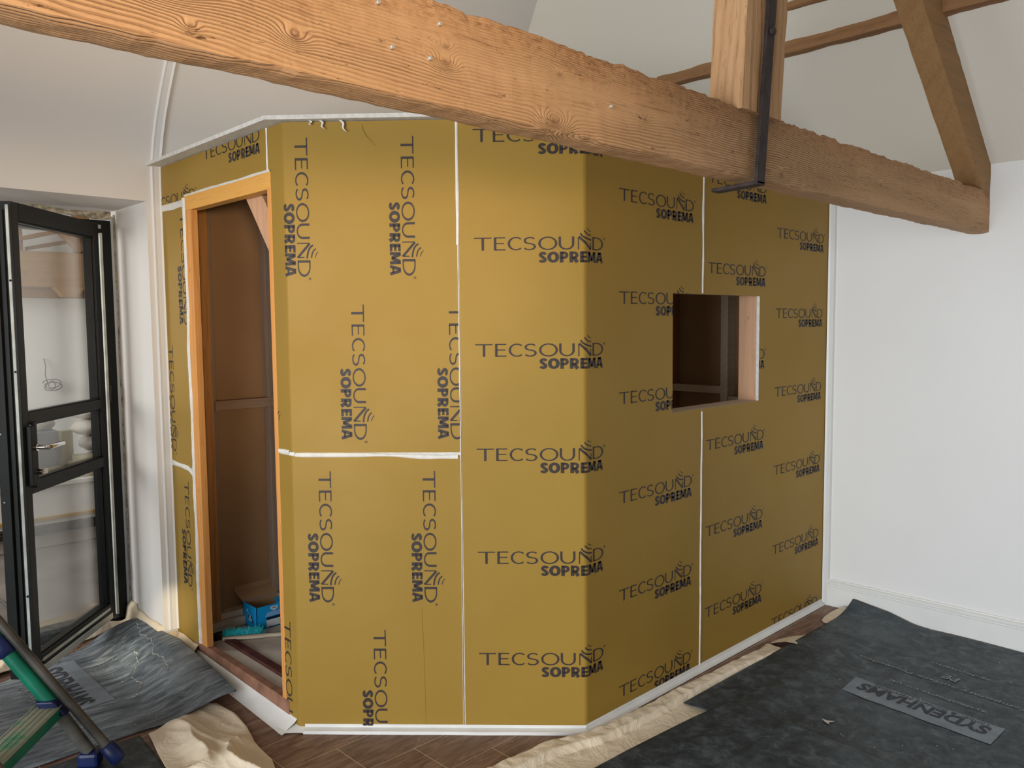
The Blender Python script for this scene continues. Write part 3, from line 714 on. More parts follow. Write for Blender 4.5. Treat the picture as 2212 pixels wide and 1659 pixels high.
# window hole lining
part('window_sill', M['pine_pale'], (2.907, Y2+0.001, WZ0-0.012), (3.642, Y2+0.108, WZ0))
part('window_stud', M['pine_p'], (3.642, Y2+0.017, 0.1), (3.687, Y2+0.112, 2.3))
part('window_stud', M['pine_s'], (2.862, Y2+0.017, 0.1), (2.905, Y2+0.100, 2.3))
part('window_head', M['pine_g'], (2.90, Y2+0.016, WZ1+0.004), (3.642, Y2+0.108, WZ1+0.045))
part('inner_stud', M['pine_pale'], (4.215, 2.528, 0.1), (4.298, 2.575, 2.30))
part('inner_stud', M['pine_s'], (4.215, 2.925, 0.1), (4.298, 2.972, 2.30))
part('noggin', M['pine_pale'], (4.225, 2.575, 1.178), (4.298, 2.925, 1.222))
part('noggin', M['pine_pale'], (4.225, 2.15, 1.12), (4.298, 2.528, 1.165))
part('inner_stud', M['pine_s'], (4.215, 2.36, 0.1), (4.298, 2.407, 2.30))
# white plastic skirt at the foot
mb = MB()
for a, b, o1, z1 in ((DS0-0.03, SC1-0.02, 0.052, 0.030),):
    rows = []
    for i in range(31):
        s = a+(b-a)*i/30; w_ = 0.030+0.030*i/30; zt = 0.062-0.02*i/30
        rows.append([pos(s, zt, 0.001), pos(s, zt*0.75, 0.012+0.002*nz(s*9)), pos(s, 0.016, w_*0.75), pos(s, 0.004, w_), pos(s, 0.0015, w_+0.012)])
    mb.grid(rows, 0, True)
mb.build('base_skirt', M['white_sheet'], booth)
mb = MB(); e = pos(SC1-0.045, 0.0, 0.0)
# flap at the corner and strip along the front
P = [pos(SC1-0.09, 0.006, 0.055), pos(SC1-0.035, 0.006, 0.078), pos(SC1+0.0, 0.006, 0.030), pos(SC1+0.03, 0.006, 0.028)]
q = [pos(SC1-0.09, 0.02, 0.001), pos(SC1-0.03, 0.02, 0.001), pos(SC1+0.0, 0.02, 0.001), pos(SC1+0.03, 0.02, 0.001)]
mb.grid([[a, b] for a, b in zip(P, q)], 0, True)
mb.build('base_skirt', M['white_sheet'], booth)
mb = MB(); rows = []
for i in range(41):
    s = SC1+0.02+(SC2-SC1-0.02)*i/40
    rows.append([pos(s, 0.030, 0.0018), pos(s, 0.018, 0.0026), pos(s, 0.016, 0.012), pos(s, 0.013, 0.026+0.003*nz(s*6)), pos(s, 0.001, 0.028+0.003*nz(s*6))])
mb.grid(rows, 0, False); mb.build('base_skirt', M['white_sheet'], booth)
mb = MB(); rows = []
for i in range(61):
    s = SC2+(SR-0.03-SC2)*i/60
    rows.append([pos(s, 0.034, 0.0022), pos(s, 0.020, 0.006), pos(s, 0.010, 0.016), pos(s, 0.002, 0.022)])
mb.grid(rows, 0, False); mb.build('base_skirt', M['white_sheet'], booth)

# ------------------------------------------------------------------ things in the booth doorway
FZ = 0.0805
box = thing('cardboard_box', 'bright blue open cardboard box with brown flap inside the booth doorway', 'box', (1.93, 3.80, FZ))
bx0, bx1, by0, by1, bz = 1.832, 2.03, 3.735, 3.885, FZ+0.116
mb = MB(); t_ = 0.003
mb.box((bx0, by0, FZ), (bx1, by1, FZ+t_))
for a, b in (((bx0, by0, FZ), (bx0+t_, by1, bz)), ((bx1-t_, by0, FZ), (bx1, by1, bz)), ((bx0, by0, FZ), (bx1, by0+t_, bz)), ((bx0, by1-t_, FZ), (bx1, by1, bz))): mb.box(a, b)
mb.box((bx0+t_, by0+t_, FZ+t_), (bx0+t_+0.001, by1-t_, bz-0.0005), 1); mb.box((bx1-t_-0.001, by0+t_, FZ+t_), (bx1-t_, by1-t_, bz-0.0005), 1)
mb.box((bx0+t_, by0+t_, FZ+t_), (bx1-t_, by0+t_+0.001, bz-0.0005), 1); mb.box((bx0+t_, by1-t_-0.001, FZ+t_), (bx1-t_, by1-t_, bz-0.0005), 1)
carton = mb.build('carton', [M['blue'], M['card']], box)
mb = MB(); mb.obox((bx0, by1, bz), (bx1-bx0, 0, 0), (-0.015, 0.060, 0.042), (0, -0.001, 0.002), 0); lid = mb.build('lid_flap', M['card'], box)
mb = MB(); mb.obox((bx0-0.013, by1+0.057, bz+0.042), (bx1-bx0, 0, 0), (0, 0.010, 0.022), (0, -0.002, 0.001)); mb.build('lid_lip', M['card'], lid)
mb = MB(); mb.prism([(bx1-0.09, by0, bz), (bx1-0.005, by0, bz), (bx1-0.012, by0+0.05, bz+0.012), (bx1-0.075, by0+0.05, bz+0.012)], (0, 0, 0.002)); mb.build('side_flap', M['blue'], box)
# print on the box: front (facing -y) label block, shield, barcode; side (facing -x) small bird-like splashes
def onfront(mb, x0, x1, z0, z1, mi): mb.add([(x0, by0-0.0006, z0), (x1, by0-0.0006, z0), (x1, by0-0.0006, z1), (x0, by0-0.0006, z1)], [(0, 1, 2, 3)], mi)
mb = MB(); onfront(mb, bx0+0.052, bx1-0.03, FZ+0.042, FZ+0.055, 0); mb.build('printed_band', M['navy_ink'], carton)
mb = MB(); onfront(mb, bx0+0.052, bx1-0.03, FZ+0.006, FZ+0.041, 0)
for k in range(5): onfront(mb, bx0+0.045+0.003*k, bx0+0.14-0.003*k, FZ+0.060+0.0045*k, FZ+0.0615+0.0045*k, 0)
sx = bx0+0.095; mb.add([(sx-0.02, by0-0.0007, FZ+0.107), (sx-0.02, by0-0.0007, FZ+0.094), (sx, by0-0.0007, FZ+0.083), (sx+0.02, by0-0.0007, FZ+0.094), (sx+0.02, by0-0.0007, FZ+0.107)], [(0, 1, 2, 3, 4)], 0)
mb.build('printed_label', M['white_ink'], carton)
mb = MB()
for k in range(11):
    if k not in (3, 7): mb.box((bx0+0.125+0.003*k, by0-0.0012, FZ+0.016), (bx0+0.1268+0.003*k, by0-0.0005, FZ+0.034))
mb.build('barcode', M['navy_ink'], carton)
mb = MB()
for k in range(4): mb.box((sx-0.013+0.007*k, by0-0.0012, FZ+0.095), (sx-0.009+0.007*k, by0-0.0006, FZ+0.100+0.002*(k % 2)))
mb.build('printed_emblem', M['navy_ink'], carton)
mb = MB()
for (y, z, r) in ((3.835, FZ+0.082, 0.007), (3.828, FZ+0.066, 0.005), (3.805, FZ+0.052, 0.009), (3.795, FZ+0.044, 0.008), (3.815, FZ+0.04, 0.006)):
    mb.add([(bx0-0.0006, y+r*math.cos(a), z+r*1.4*math.sin(a)) for a in [k*0.785 for k in range(8)]], [tuple(range(8))], 0)
mb.build('printed_picture', M['white_ink'], carton)
mb = MB()
for (y, z, r) in ((3.832, FZ+0.070, 0.004), (3.818, FZ+0.056, 0.006), (3.79, FZ+0.055, 0.006), (3.78, FZ+0.036, 0.007)):
    mb.add([(bx0-0.0009, y+r*math.cos(a), z+r*1.6*math.sin(a)) for a in [k*0.785 for k in range(8)]], [tuple(range(8))], 0)
mb.build('printed_picture', M['navy_ink'], carton)

brush = thing('hand_brush', 'wooden hand brush with turquoise bristles lying before the blue box', 'brush', (1.78, 3.68, FZ))
h0 = Vector((1.652, 3.735, FZ+0.010)); h1 = Vector((1.95, 3.545, FZ+0.012)); d = (h1-h0).normalized(); sd = Vector((-d.y, d.x, 0))
rows = []
for i in range(25):
    t = i/24; c = h0.lerp(h1, t)
    if t < 0.52: wd = 0.019*min(1, 0.5+t*6)
    else: wd = 0.019*(1-0.45*math.exp(-((t-0.62)/0.05)**2)) * (0.85 if t > 0.6 else 1)
    rows.append([c+sd*wd*math.cos(a)+Vector((0, 0, 0.010*math.sin(a))) for a in [2*math.pi*k/10 for k in range(11)]])
mb = MB(); mb.grid(rows, 0, True); mb.add(rows[0][:10], [tuple(range(10))]); mb.add(rows[-1][:10], [tuple(reversed(range(10)))])
WB = plain('pale_beech', (0.68, 0.58, 0.44), 0.55, 0.3, var=0.06)
mb.build('handle', WB, brush)
mb = MB(); rnd = random.Random(3)
for k in range(1500):
    t = rnd.random()*0.5+0.01; c = h0.lerp(h1, t)+sd*(0.012+rnd.random()*0.008)+Vector((0, 0, rnd.uniform(-0.006, 0.010)))
    v = sd*rnd.uniform(0.030, 0.052)+d*rnd.gauss(0, 0.012)+Vector((0, 0, rnd.uniform(0.0, 0.030)*rnd.random()+0.008))
    tip = c+v; tip.z = max(tip.z, FZ+0.003); wv_ = d*0.0011; hz = Vector((0, 0, 0.0009))
    mid = c.lerp(tip, 0.6)+hz*2
    mb.add([c-wv_, c+wv_, mid-wv_*0.8, mid+wv_*0.8, tip, c+hz*2, mid+hz], [(0, 1, 3, 2), (2, 3, 4), (0, 2, 6, 5), (1, 5, 6, 3)], 0)
o = mb.build('bristles', M['cyan'], brush); o['kind'] = 'stuff'

# ------------------------------------------------------------------ glazed door and its frame
def text_polys(txt, size, bold=0.0, sx=1.0):
    c = bpy.data.curves.new('t', 'FONT'); c.body = txt; c.size = size; c.offset = bold; c.resolution_u = 3
    o = bpy.data.objects.new('t', c); COL.objects.link(o)
    dg = bpy.context.evaluated_depsgraph_get(); me = bpy.data.meshes.new_from_object(o.evaluated_get(dg))
    v = [(p.co.x*sx, p.co.y) for p in me.vertices]; f = [tuple(p.vertices) for p in me.polygons]
    bpy.data.objects.remove(o); bpy.data.curves.remove(c); bpy.data.meshes.remove(me)
    x0 = min(a for a, b in v); x1 = max(a for a, b in v); y0 = min(b for a, b in v); y1 = max(b for a, b in v)
    return [(a-x0, b-y0) for a, b in v], f, x1-x0, y1-y0
def text_on(mb, txt, org, ex, ey, width=None, height=None, bold=0.0, mi=0, hfun=None):
    """lettering laid on a surface: org corner, ex/ey unit vectors"""
    v, f, w_, h_ = text_polys(txt, 1.0, bold); kx = (width/w_) if width else height/h_; ky = (height/h_) if height else kx
    org, ex, ey = Vector(org), Vector(ex), Vector(ey); P = [org+ex*a*kx+ey*b*ky for a, b in v]
    if hfun: P = [Vector((p.x, p.y, hfun(p.x, p.y))) for p in P]
    mb.add(P, f, mi)

door = thing('door_1', 'black-framed glazed door standing open toward the room', 'door', (1.421, 4.506, 0.0), kind='structure')
KS = 0.984; DA = Vector((0.899*KS, 3.935*KS, 0)); DBq = Vector((1.421*KS, 4.506*KS, 0)); de = (DBq-DA).normalized(); dn = Vector((de.y, -de.x, 0)); DL = 0.752
def zs(z): return 1.6+(z-1.6)*KS
TH = 0.058; Z0, Z1 = 0.075, 2.135
def leafbox(mb, u0, u1, z0, z1, d0=-TH, d1=0.0, mi=0): u0 *= KS; u1 *= KS; mb.obox(DA+de*u0+dn*d0+Vector((0, 0, zs(z0))), de*(u1-u0), dn*(d1-d0), (0, 0, (z1-z0)*KS), mi)
def leafpart(name, mat, *a, bevel=0.002, **k): mb = MB(); leafbox(mb, *a, **k); return mb.build(name, mat, door, bevel=bevel)
leafpart('stile', M['grey_alu'], 0.0, 0.048, Z0, Z1)
leafpart('stile', M['black'], 0.712, 0.765, Z0, Z1)
leafpart('rail', M['black'], 0.048, 0.712, 2.062, Z1)
leafpart('rail', M['grey_alu'], 0.048, 0.712, 1.186, 1.234)
leafpart('rail', M['grey_alu'], 0.048, 0.712, 0.884, 0.934)
# bottom rail built in bands, with the bare metal strip that carries pencilled writing
leafpart('bottom_rail', M['grey_alu'], 0.048, 0.712, 0.138, 0.156)
leafpart('bottom_rail', M['gasket'], 0.062, 0.712, 0.122, 0.138)
leafpart('bottom_rail', M['black'], 0.062, 0.712, 0.106, 0.122)
leafpart('bottom_rail', M['alu'], 0.050, 0.725, Z0, 0.106, -TH, 0.004)
# glazing bead edges: fine ridges round each pane
for z0, z1 in ((0.156, 0.884), (0.934, 1.186), (1.234, 2.062)):
    mb = MB(); leafbox(mb, 0.047, 0.713, z0-0.002, z1+0.002, -0.040, -0.034); pane = mb.build('glass_pane', M['glass'], door)
    mb = MB()
    for a in ((0.048, 0.054, z0, z1), (0.706, 0.712, z0, z1), (0.054, 0.706, z0, z0+0.006), (0.054, 0.706, z1-0.008, z1)): leafbox(mb, *a, -0.034, -0.012)
    mb.build('glazing_bead', M['black'], pane)
# closing edge: dark rebates, pale gasket
leafpart('edge_gasket', M['gasket'], -0.006, 0.0, 0.09, 2.12, -0.022, -0.010, bevel=0)
leafpart('edge_profile', M['black'], -0.004, 0.0, 0.09, 2.12, -0.008, 0.0, bevel=0)
leafpart('edge_profile', M['grey_alu'], -0.010, 0.0, 0.09, 2.10, -0.042, -0.032, bevel=0)
for z in (1.80, 1.42, 0.46, 0.16):
    mb = MB(); c = DA-de*0.007+dn*(-0.014)+Vector((0, 0, z)); mb.tube([c, c-de*0.002], 0.005, 10); mb.build('screw', M['black'], door)
# outer pull stile behind (second profile of the closing edge)
leafpart('edge_profile', M['grey_alu'], -0.016, 0.03, 0.075, 2.115, -0.100, -TH)
for z in (1.16, 0.87):
    mb = MB(); c = DA-de*0.017+dn*(-0.082)+Vector((0, 0, z)); mb.tube([c, c-de*0.003], 0.004, 10); mb.build('screw', M['chrome'], door)
lock = leafpart('lock_plate', M['black'], 0.018, 0.060, 0.920, 1.180, 0.0, 0.022)
leafpart('lock_plate', M['grey_alu'], 0.060, 0.082, 0.905, 1.195, 0.0, 0.014)
def lever(sign):
    mb = MB(); c = DA+de*0.055+Vector((0, 0, 1.093)); b = 0.018 if sign > 0 else -0.105; n = dn*sign
    c = c + (dn*0.018 if sign > 0 else dn*(-0.10))
    mb.tube([c, c+n*0.010], 0.016, 16); mb.tube([c+n*0.010, c+n*0.040, c+n*0.052+de*0.006, c+n*0.056+de*0.03, c+n*0.056+de*0.115], [0.010, 0.010, 0.012, 0.013, 0.012], 12)
    return mb.build('handle', M['chrome'], lock)
lever(1); lever(-1)
mb = MB(); c = DA+de*0.072+dn*0.014+Vector((0, 0, 0.985)); mb.tube([c, c+dn*0.022], 0.013, 14); mb.obox(c+dn*0.022-de*0.004-Vector((0, 0, 0.011)), de*0.030, dn*0.007, (0, 0, 0.022)); mb.build('thumb_turn', M['nickel'], lock, bevel=0.001)
mb = MB(); text_on(mb, 'U Will Around', DA+de*0.30+dn*0.0047+Vector((0, 0, 0.083)), de, (0, 0, 1), width=0.19, height=0.014); text_on(mb, '(4)   7%', DA+de*0.16+dn*0.0047+Vector((0, 0, 0.083)), de, (0, 0, 1), width=0.10, height=0.013); mb.build('pencilled_note', M['ink'], door)

frame = thing('trim_4', 'black door frame set at the back of the left wall opening', 'door frame', (1.45, YO, 0.0), kind='structure')
def fr(name, mat, a, b): return MB().box(a, b).build(name, mat, frame, bevel=0.002)
fr('jamb', M['black'], (XO1-0.060, YO, 0.03), (XO1-0.018, YO+0.05, 2.150))
fr('jamb_lining', M['lining'], (XO1-0.018, YO-0.004, 0.03), (XO1-0.001, YO+0.05, 2.172))
fr('jamb_gasket', M['gasket'], (XO1-0.072, YO-0.002, 0.09), (XO1-0.060, YO+0.04, 2.085))
fr('head', M['black'], (XO0, YO+0.004, 2.085), (XO1-0.055, YO+0.07, 2.106))
fr('head_strip', M['lining'], (XO0, YO+0.008, 2.107), (XO1-0.06, YO+0.07, 2.128))
fr('head_strip', M['black'], (XO0, YO+0.006, 2.129), (XO1-0.055, YO+0.07, 2.150))
fr('sill', M['black'], (XO0, YO, 0.02), (XO1-0.02, YO+0.06, 0.07))
for z in (1.22, 0.30):
    mb = MB(); mb.tube([(XO1-0.052, YO-0.010, z), (XO1-0.052, YO-0.010, z+0.085)], 0.007, 10); mb.build('hinge', M['black'], frame)

# ------------------------------------------------------------------ room beyond the glazed door
YBN = 6.60
bench = thing('low_ledge', 'low white ledge with a mustard line seen beyond the glazed door', 'ledge', (2.0, YBN, 0))
def bp(name, mat, a, b): return MB().box(a, b).build(name, mat, bench)
bp('kickboard', M['cream'], (-1.0, YBN, 0), (4.55, YBN+0.7, 0.095))
for k in range(4): bp('track', M['track'], (-1.0, YBN-0.03+0.004*(k % 2), 0.097+0.018*k), (4.55, YBN+0.7, 0.108+0.018*k))
bp('panel', M['bwhite'], (-1.0, YBN-0.01, 0.168), (4.55, YBN+0.7, 0.200))
bp('strip', M['mustard'], (-1.0, YBN-0.025, 0.201), (4.55, YBN+0.7, 0.222))
bp('panel', M['bwhite'], (-1.0, YBN, 0.223), (4.55, YBN+0.7, 0.445))
bp('ledge_top', M['board_edge'], (-1.0, YBN-0.02, 0.445), (4.55, YBN+0.72, 0.47))
mb = MB(); mb.box((-3.2, 7.90, 0), (6.5, 8.05, 3.6)); struct(mb, 'wall_back', M['wall'])
mb = MB(); mb.box((4.6, 4.55, 0), (4.75, 7.9, 3.6)); struct(mb, 'wall_back', M['wall'])
mb = MB(); mb.box((-3.2, 4.55, 3.3), (6.5, 8.05, 3.4)); struct(mb, 'ceiling', M['wall'])
mb = MB(); rough_beam(mb, (-1.0, 7.45, 1.94), (4.6, 7.45, 1.94), (0, 0.12, 0), (0, 0, 0.29), n=90, k=5, amp=0.006, seed=21)
ab = thing('annex_beam', 'dark timber beam across the room seen through the glazed door', 'beam', (2, 7.45, 1.94)); mb.build('timber', M['beam3'], ab)
mb = MB(); rough_beam(mb, (-1.0, 7.60, 1.86), (4.6, 7.60, 1.86), (0, 0.25, 0), (0, 0, 0.08), n=60, k=4, amp=0.004, seed=22); mb.build('wall_plate', M['purlin'], ab)
mb = MB(); mb.prism([(1.98, 7.43, 1.945), (2.22, 7.43, 1.945), (2.15, 7.43, 1.86), (2.05, 7.43, 1.86)], (0, 0.12, 0)); mb.build('corbel', M['beam3'], ab)
for i, (a, b, w_) in enumerate((((1.70, 2.72), (2.20, 2.235), 0.075), ((1.74, 2.30), (2.20, 2.43), 0.035), ((2.30, 2.24), (2.30, 3.1), 0.12), ((1.80, 2.24), (1.80, 3.1), 0.05), ((1.84, 2.245), (2.2, 2.33), 0.03))):
    mb = MB(); A = Vector((a[0], 7.46+0.03*i, a[1])); B = Vector((b[0], 7.46+0.03*i, b[1])); dd = (B-A).normalized(); pp = Vector((-dd.z, 0, dd.x))
    rough_beam(mb, A, B, (0, 0.09, 0), pp*w_, n=20, k=4, amp=0.003, seed=30+i)
    mb.build('strut', M['purlin'], ab)
# wall cable with a loose coil
mb = MB(); pts = [(1.99, 7.885, 1.34), (1.995, 7.86, 1.27), (1.985, 7.85, 1.2), (2.0, 7.85, 1.13)]
for k in range(40): pts.append((2.03+(0.05+0.03*math.sin(k*0.21))*math.cos(k*0.5+2.5), 7.84-0.0008*k, 1.09+(0.035)*math.sin(k*0.5+2.5)+0.001*k))
mb.tube(pts, 0.004, 6); tag(mb.build('wall_cable', M['cable']), 'thin grey cable hanging in a coil on the white wall behind the glass', 'cable')
# floor cable
mb = MB(); mb.tube([(0.98, 5.72, 0.006), (1.06, 5.60, 0.006), (1.09, 5.42, 0.006), (1.085, 5.22, 0.006), (1.04, 5.02, 0.006), (0.97, 4.83, 0.006)], 0.007, 8); tag(mb.build('floor_cable', M['cable']), 'dark cable looping over the floor left of the glazed door', 'cable')
# tub with yellow lettering
tub = thing('grout_tub', 'navy blue tub with yellow lettering left of the glazed door', 'tub', (1.33, 6.72, 0.70))
mb = MB(); mb.box((1.05, 6.64, 0.695), (1.46, 6.95, 0.975)); mb.build('tub_body', M['tubblue'], tub, bevel=0.012)
mb = MB(); text_on(mb, 'out 36', (1.338, 6.637, 0.868), (1, 0, 0), (0, 0, 1), width=0.15, height=0.050, bold=0.02); mb.build('yellow_lettering', M['yellow_ink'], tub)
mb = MB(); text_on(mb, 'A FLOOR', (1.340, 6.637, 0.828), (1, 0, 0), (0, 0, 1), width=0.13, height=0.020, bold=0.02); mb.build('white_lettering', M['white_ink'], tub); mb = MB(); text_on(mb, '-------', (1.33, 6.637, 0.93), (1, 0, 0), (0, 0, 1), width=0.11, height=0.004); mb.build('printed_rule', M['white_ink'], tub)
mb = MB(); mb.tube([(1.43, 6.70, 0.976), (1.43, 6.70, 1.0), (1.43, 6.70, 1.02)], [0.02, 0.022, 0.012], 12); tag(mb.build('bottle_cap', M['orange']), 'small orange cap on top of the navy tub', 'cap')
# board under the tub and the pile of offcuts
mb = MB(); mb.box((0.9, 6.62, 0.52), (1.60, 7.1, 0.694)); tag(mb.build('insulation_block', M['insul'], bevel=0.004), 'thick yellowish insulation block under the navy tub', 'insulation board')
piles = [(1.72, 6.63, 0.471, 0.22, 0.20, 0.075, 14, 'wedge of yellow insulation lying nearest the door lock'),
         (1.955, 6.64, 0.471, 0.20, 0.18, 0.050, -6, 'yellow insulation offcut at the bottom of the little stack'),
         (1.945, 6.64, 0.523, 0.17, 0.17, 0.055, 6, 'yellow insulation offcut in the middle of the little stack'),
         (1.960, 6.64, 0.580, 0.18, 0.16, 0.045, -12, 'yellow insulation offcut on top of the little stack'),
         (1.870, 6.80, 0.471, 0.085, 0.06, 0.335, 3, 'tall insulation offcut standing upright behind the little stack'),
         (1.655, 6.86, 0.471, 0.06, 0.08, 0.27, 8, 'pale narrow offcut standing upright by the door lock')]
for (x, y, z, a, b, c_, ang, lab) in piles:
    mb = MB(); ca, sa = math.cos(R(ang)), math.sin(R(ang)); mb.obox((x-a/2*ca+b/2*sa, y-a/2*sa-b/2*ca+0.12, z+0.001), (a*ca, a*sa, 0), (-b*sa, b*ca, 0), (0, 0, c_))
    tag(mb.build('insulation_offcut', M['insul'], bevel=0.003), lab, 'insulation board', 'insulation offcuts on the ledge')
def sack(c, rx, ry, rz, seed, lab):
    rows = []
    for i in range(17):
        th = math.pi*i/16; row = []
        for j in range(29):
            ph = 2*math.pi*(j % 28)/28; v = Vector((math.sin(th)*math.cos(ph), math.sin(th)*math.sin(ph), math.cos(th)))
            q = 1 + 0.10*nz(v.x*2+seed, v.y*2, v.z*2) + 0.05*nz(v.x*6, v.y*6+seed, v.z*6)
            z = max(-0.8, v.z); row.append(Vector(c)+Vector((v.x*rx*q, v.y*ry*q, z*rz*q)))
        rows.append(row)
    mb = MB(); mb.grid(rows, 0, True, flip=True); tag(mb.build('sack', M['sack']), lab, 'sack', 'white sacks on the ledge')
sack((2.16, 7.02, 0.545), 0.15, 0.14, 0.076, 1, 'bulging white sack lowest in the heap behind the glass')
sack((2.15, 7.02, 0.68), 0.16, 0.15, 0.074, 5, 'slumped white sack second from the bottom of the heap')
sack((2.11, 7.02, 0.812), 0.17, 0.15, 0.072, 9, 'slumped white sack second from the top of the heap')
sack((2.07, 7.02, 0.938), 0.15, 0.14, 0.064, 13, 'topmost white sack of the heap behind the glass')
mb = MB(); mb.box((1.66, 7.02, 0.472), (1.85, 7.26, 0.80)); tag(mb.build('grey_crate', plain('blue_grey_crate', (0.22, 0.26, 0.33), 0.6), bevel=0.006), 'blue-grey crate carrying the small sack behind the door handle', 'crate')
sack((1.755, 7.14, 0.856), 0.10, 0.10, 0.066, 12, 'small white sack resting on the blue-grey crate')

# ------------------------------------------------------------------ floor protection sheets
def edge_line(pts, t):
    pts = [Vector((*p, 0)) if len(p) == 2 else Vector(p) for p in pts]; L = [0]
    for a, b in zip(pts, pts[1:]): L.append(L[-1]+(b-a).length)
    d = t*L[-1]; j = 0
    while j < len(pts)-2 and d > L[j+1]: j += 1
    return pts[j].lerp(pts[j+1], (d-L[j])/max(1e-9, L[j+1]-L[j]))
def patch(A, B, hf, nu=90, nv=60):
    """surface stretched between boundary lines A and B; hf(x, y, u, v) gives extra height"""
    rows = []
    for i in range(nu+1):
        u = i/nu; a = edge_line(A, u); b = edge_line(B, u); row = []
        for j in range(nv+1):
            v = j/nv; p = a.lerp(b, v); row.append(Vector((p.x, p.y, p.z+hf(p.x, p.y, u, v))))
        rows.append(row)
    return rows
def sheet_obj(name, A, B, hf, mat, nu=90, nv=60, th=0.0015):
    rows = patch(A, B, hf, nu, nv)
    d1 = (rows[1][0]-rows[0][0]).cross(rows[0][1]-rows[0][0]); mb = MB(); mb.grid(rows, 0, True, flip=(d1.z < 0))
    return mb.build(name, mat, solid=-th)
def hr(x, y):
    w_ = min(1.0, max(0.0, (x-4.15)/0.22)); k_ = min(1.0, max(0.0, (y-1.45)/0.38))
    fo = 0.0035*math.exp(-((y-0.845)/0.018)**2)+0.0022*math.exp(-((y-1.45)/0.012)**2)+0.0022*math.exp(-((x-3.98)/0.012)**2)
    return 0.004+fo+0.0013*nz(x*3, y*3, 1)+0.055*w_*w_*k_+0.016*min(1.0, max(0.0, (y-1.52)/0.12))
# right large sheet
o = sheet_obj('protection_membrane', [(2.78, 1.86, 0.0), (2.795, 1.725, 0.0), (2.90, 0.2, 0), (2.9, -1.2, 0)],
              [(4.372, 1.83, 0.0), (4.375, 1.5, 0.0), (4.385, 1.0, 0.0), (4.385, -1.2, 0.0)],
              lambda x, y, u, v: hr(x, y)+0.012*abs(nz(x*2.2, y*2.2, 3))*min(1, max(0, (v-0.86)*9)), M['memb'], 260, 110)
tag(o, 'black floor membrane along the skirting with a grey-blue lettered band', 'floor membrane')
mr = o
# overlapping right front sheet
o = sheet_obj('protection_membrane', [(2.0, 1.80, 0.022), (2.30, 1.785, 0.022), (2.70, 1.750, 0.024), (2.90, 1.722, 0.024), (2.94, 1.70, 0.024), (2.935, 1.66, 0.020)],
              [(2.0, 0.0, 0.008), (2.3, 0.0, 0.008), (2.55, 0.0, 0.008), (2.70, 0.0, 0.008), (2.80, 0.0, 0.008), (2.84, 0.0, 0.008)],
              lambda x, y, u, v: 0.004+0.002*nz(x*3, y*3, 5)+0.003*abs(nz(x*1.5, y*6, 9))+0.003*math.exp(-((y-1.47)/0.012)**2), M['memb'], 100, 200)
tag(o, 'black floor membrane lapped over the corner of the lettered one, foreground right', 'floor membrane')
def hr2(x, y): return hr(x, y)+0.0036
bq = [Vector((3.555, 1.469, 0)), Vector((3.386, 1.457, 0)), Vector((3.495, 0.859, 0)), Vector((3.327, 0.865, 0))]
mb = MB(); rows = []
for i in range(31):
    a = bq[0].lerp(bq[2], i/30); b = bq[1].lerp(bq[3], i/30); w_ = 0.006*nz(i*0.25)
    rows.append([Vector((a.lerp(b, j/6).x+w_, a.lerp(b, j/6).y, 0)) for j in range(7)])
rows = [[Vector((p.x, p.y, hr2(p.x, p.y))) for p in r] for r in rows]
mb.grid(rows, 0, True, flip=False)
if (rows[1][0]-rows[0][0]).cross(rows[0][1]-rows[0][0]).z < 0: mb.f = [tuple(reversed(f)) for f in mb.f]
ex = (bq[1]-bq[3]).normalized(); ey = Vector((-ex.y, ex.x, 0))
H3 = lambda x, y: hr(x, y)+0.0046
text_on(mb, 'SYDENHAMS', Vector((3.467, 0.895, 0)) - ey*0.0, ex, ey, width=0.525, height=0.078, bold=0.035, mi=1, hfun=H3)
text_on(mb, 'Timber & Builders Merchants', Vector((3.478, 0.905, 0))-ey*0.012, ex, ey, width=0.47, height=0.026, mi=1, hfun=H3)
pb = mb.build('printed_band', [M['band'], M['bandink'], M['greyink']], mr); mb = MB()
text_on(mb, 'sydenhams.co.uk', Vector((3.60, 0.955, 0))-ey*0.012, ex, ey, width=0.40, height=0.034, bold=0.01, mi=2, hfun=H3)
mb.build('printed_text', [M['band'], M['bandink'], M['greyink']], mr); mb = MB()
text_on(mb, 'Temporary Surface Protection', Vector((3.73, 0.83, 0))-ey*0.012, ex, ey, width=0.72, height=0.034, bold=0.01, mi=2, hfun=H3)
mb.build('printed_text', [M['band'], M['bandink'], M['greyink']], mr); mb = MB()
text_on(mb, 'PE', Vector((3.86, 1.13, 0)), ex, ey, height=0.05, bold=0.03, mi=2, hfun=H3)
mb.build('printed_text', [M['band'], M['bandink'], M['greyink']], mr); mb = MB()
text_on(mb, 'sydenhams', Vector((3.95, 1.03, 0)), ex, ey, width=0.26, height=0.03, mi=2, hfun=H3)
mb.build('printed_text', [M['band'], M['bandink'], M['greyink']], mr)
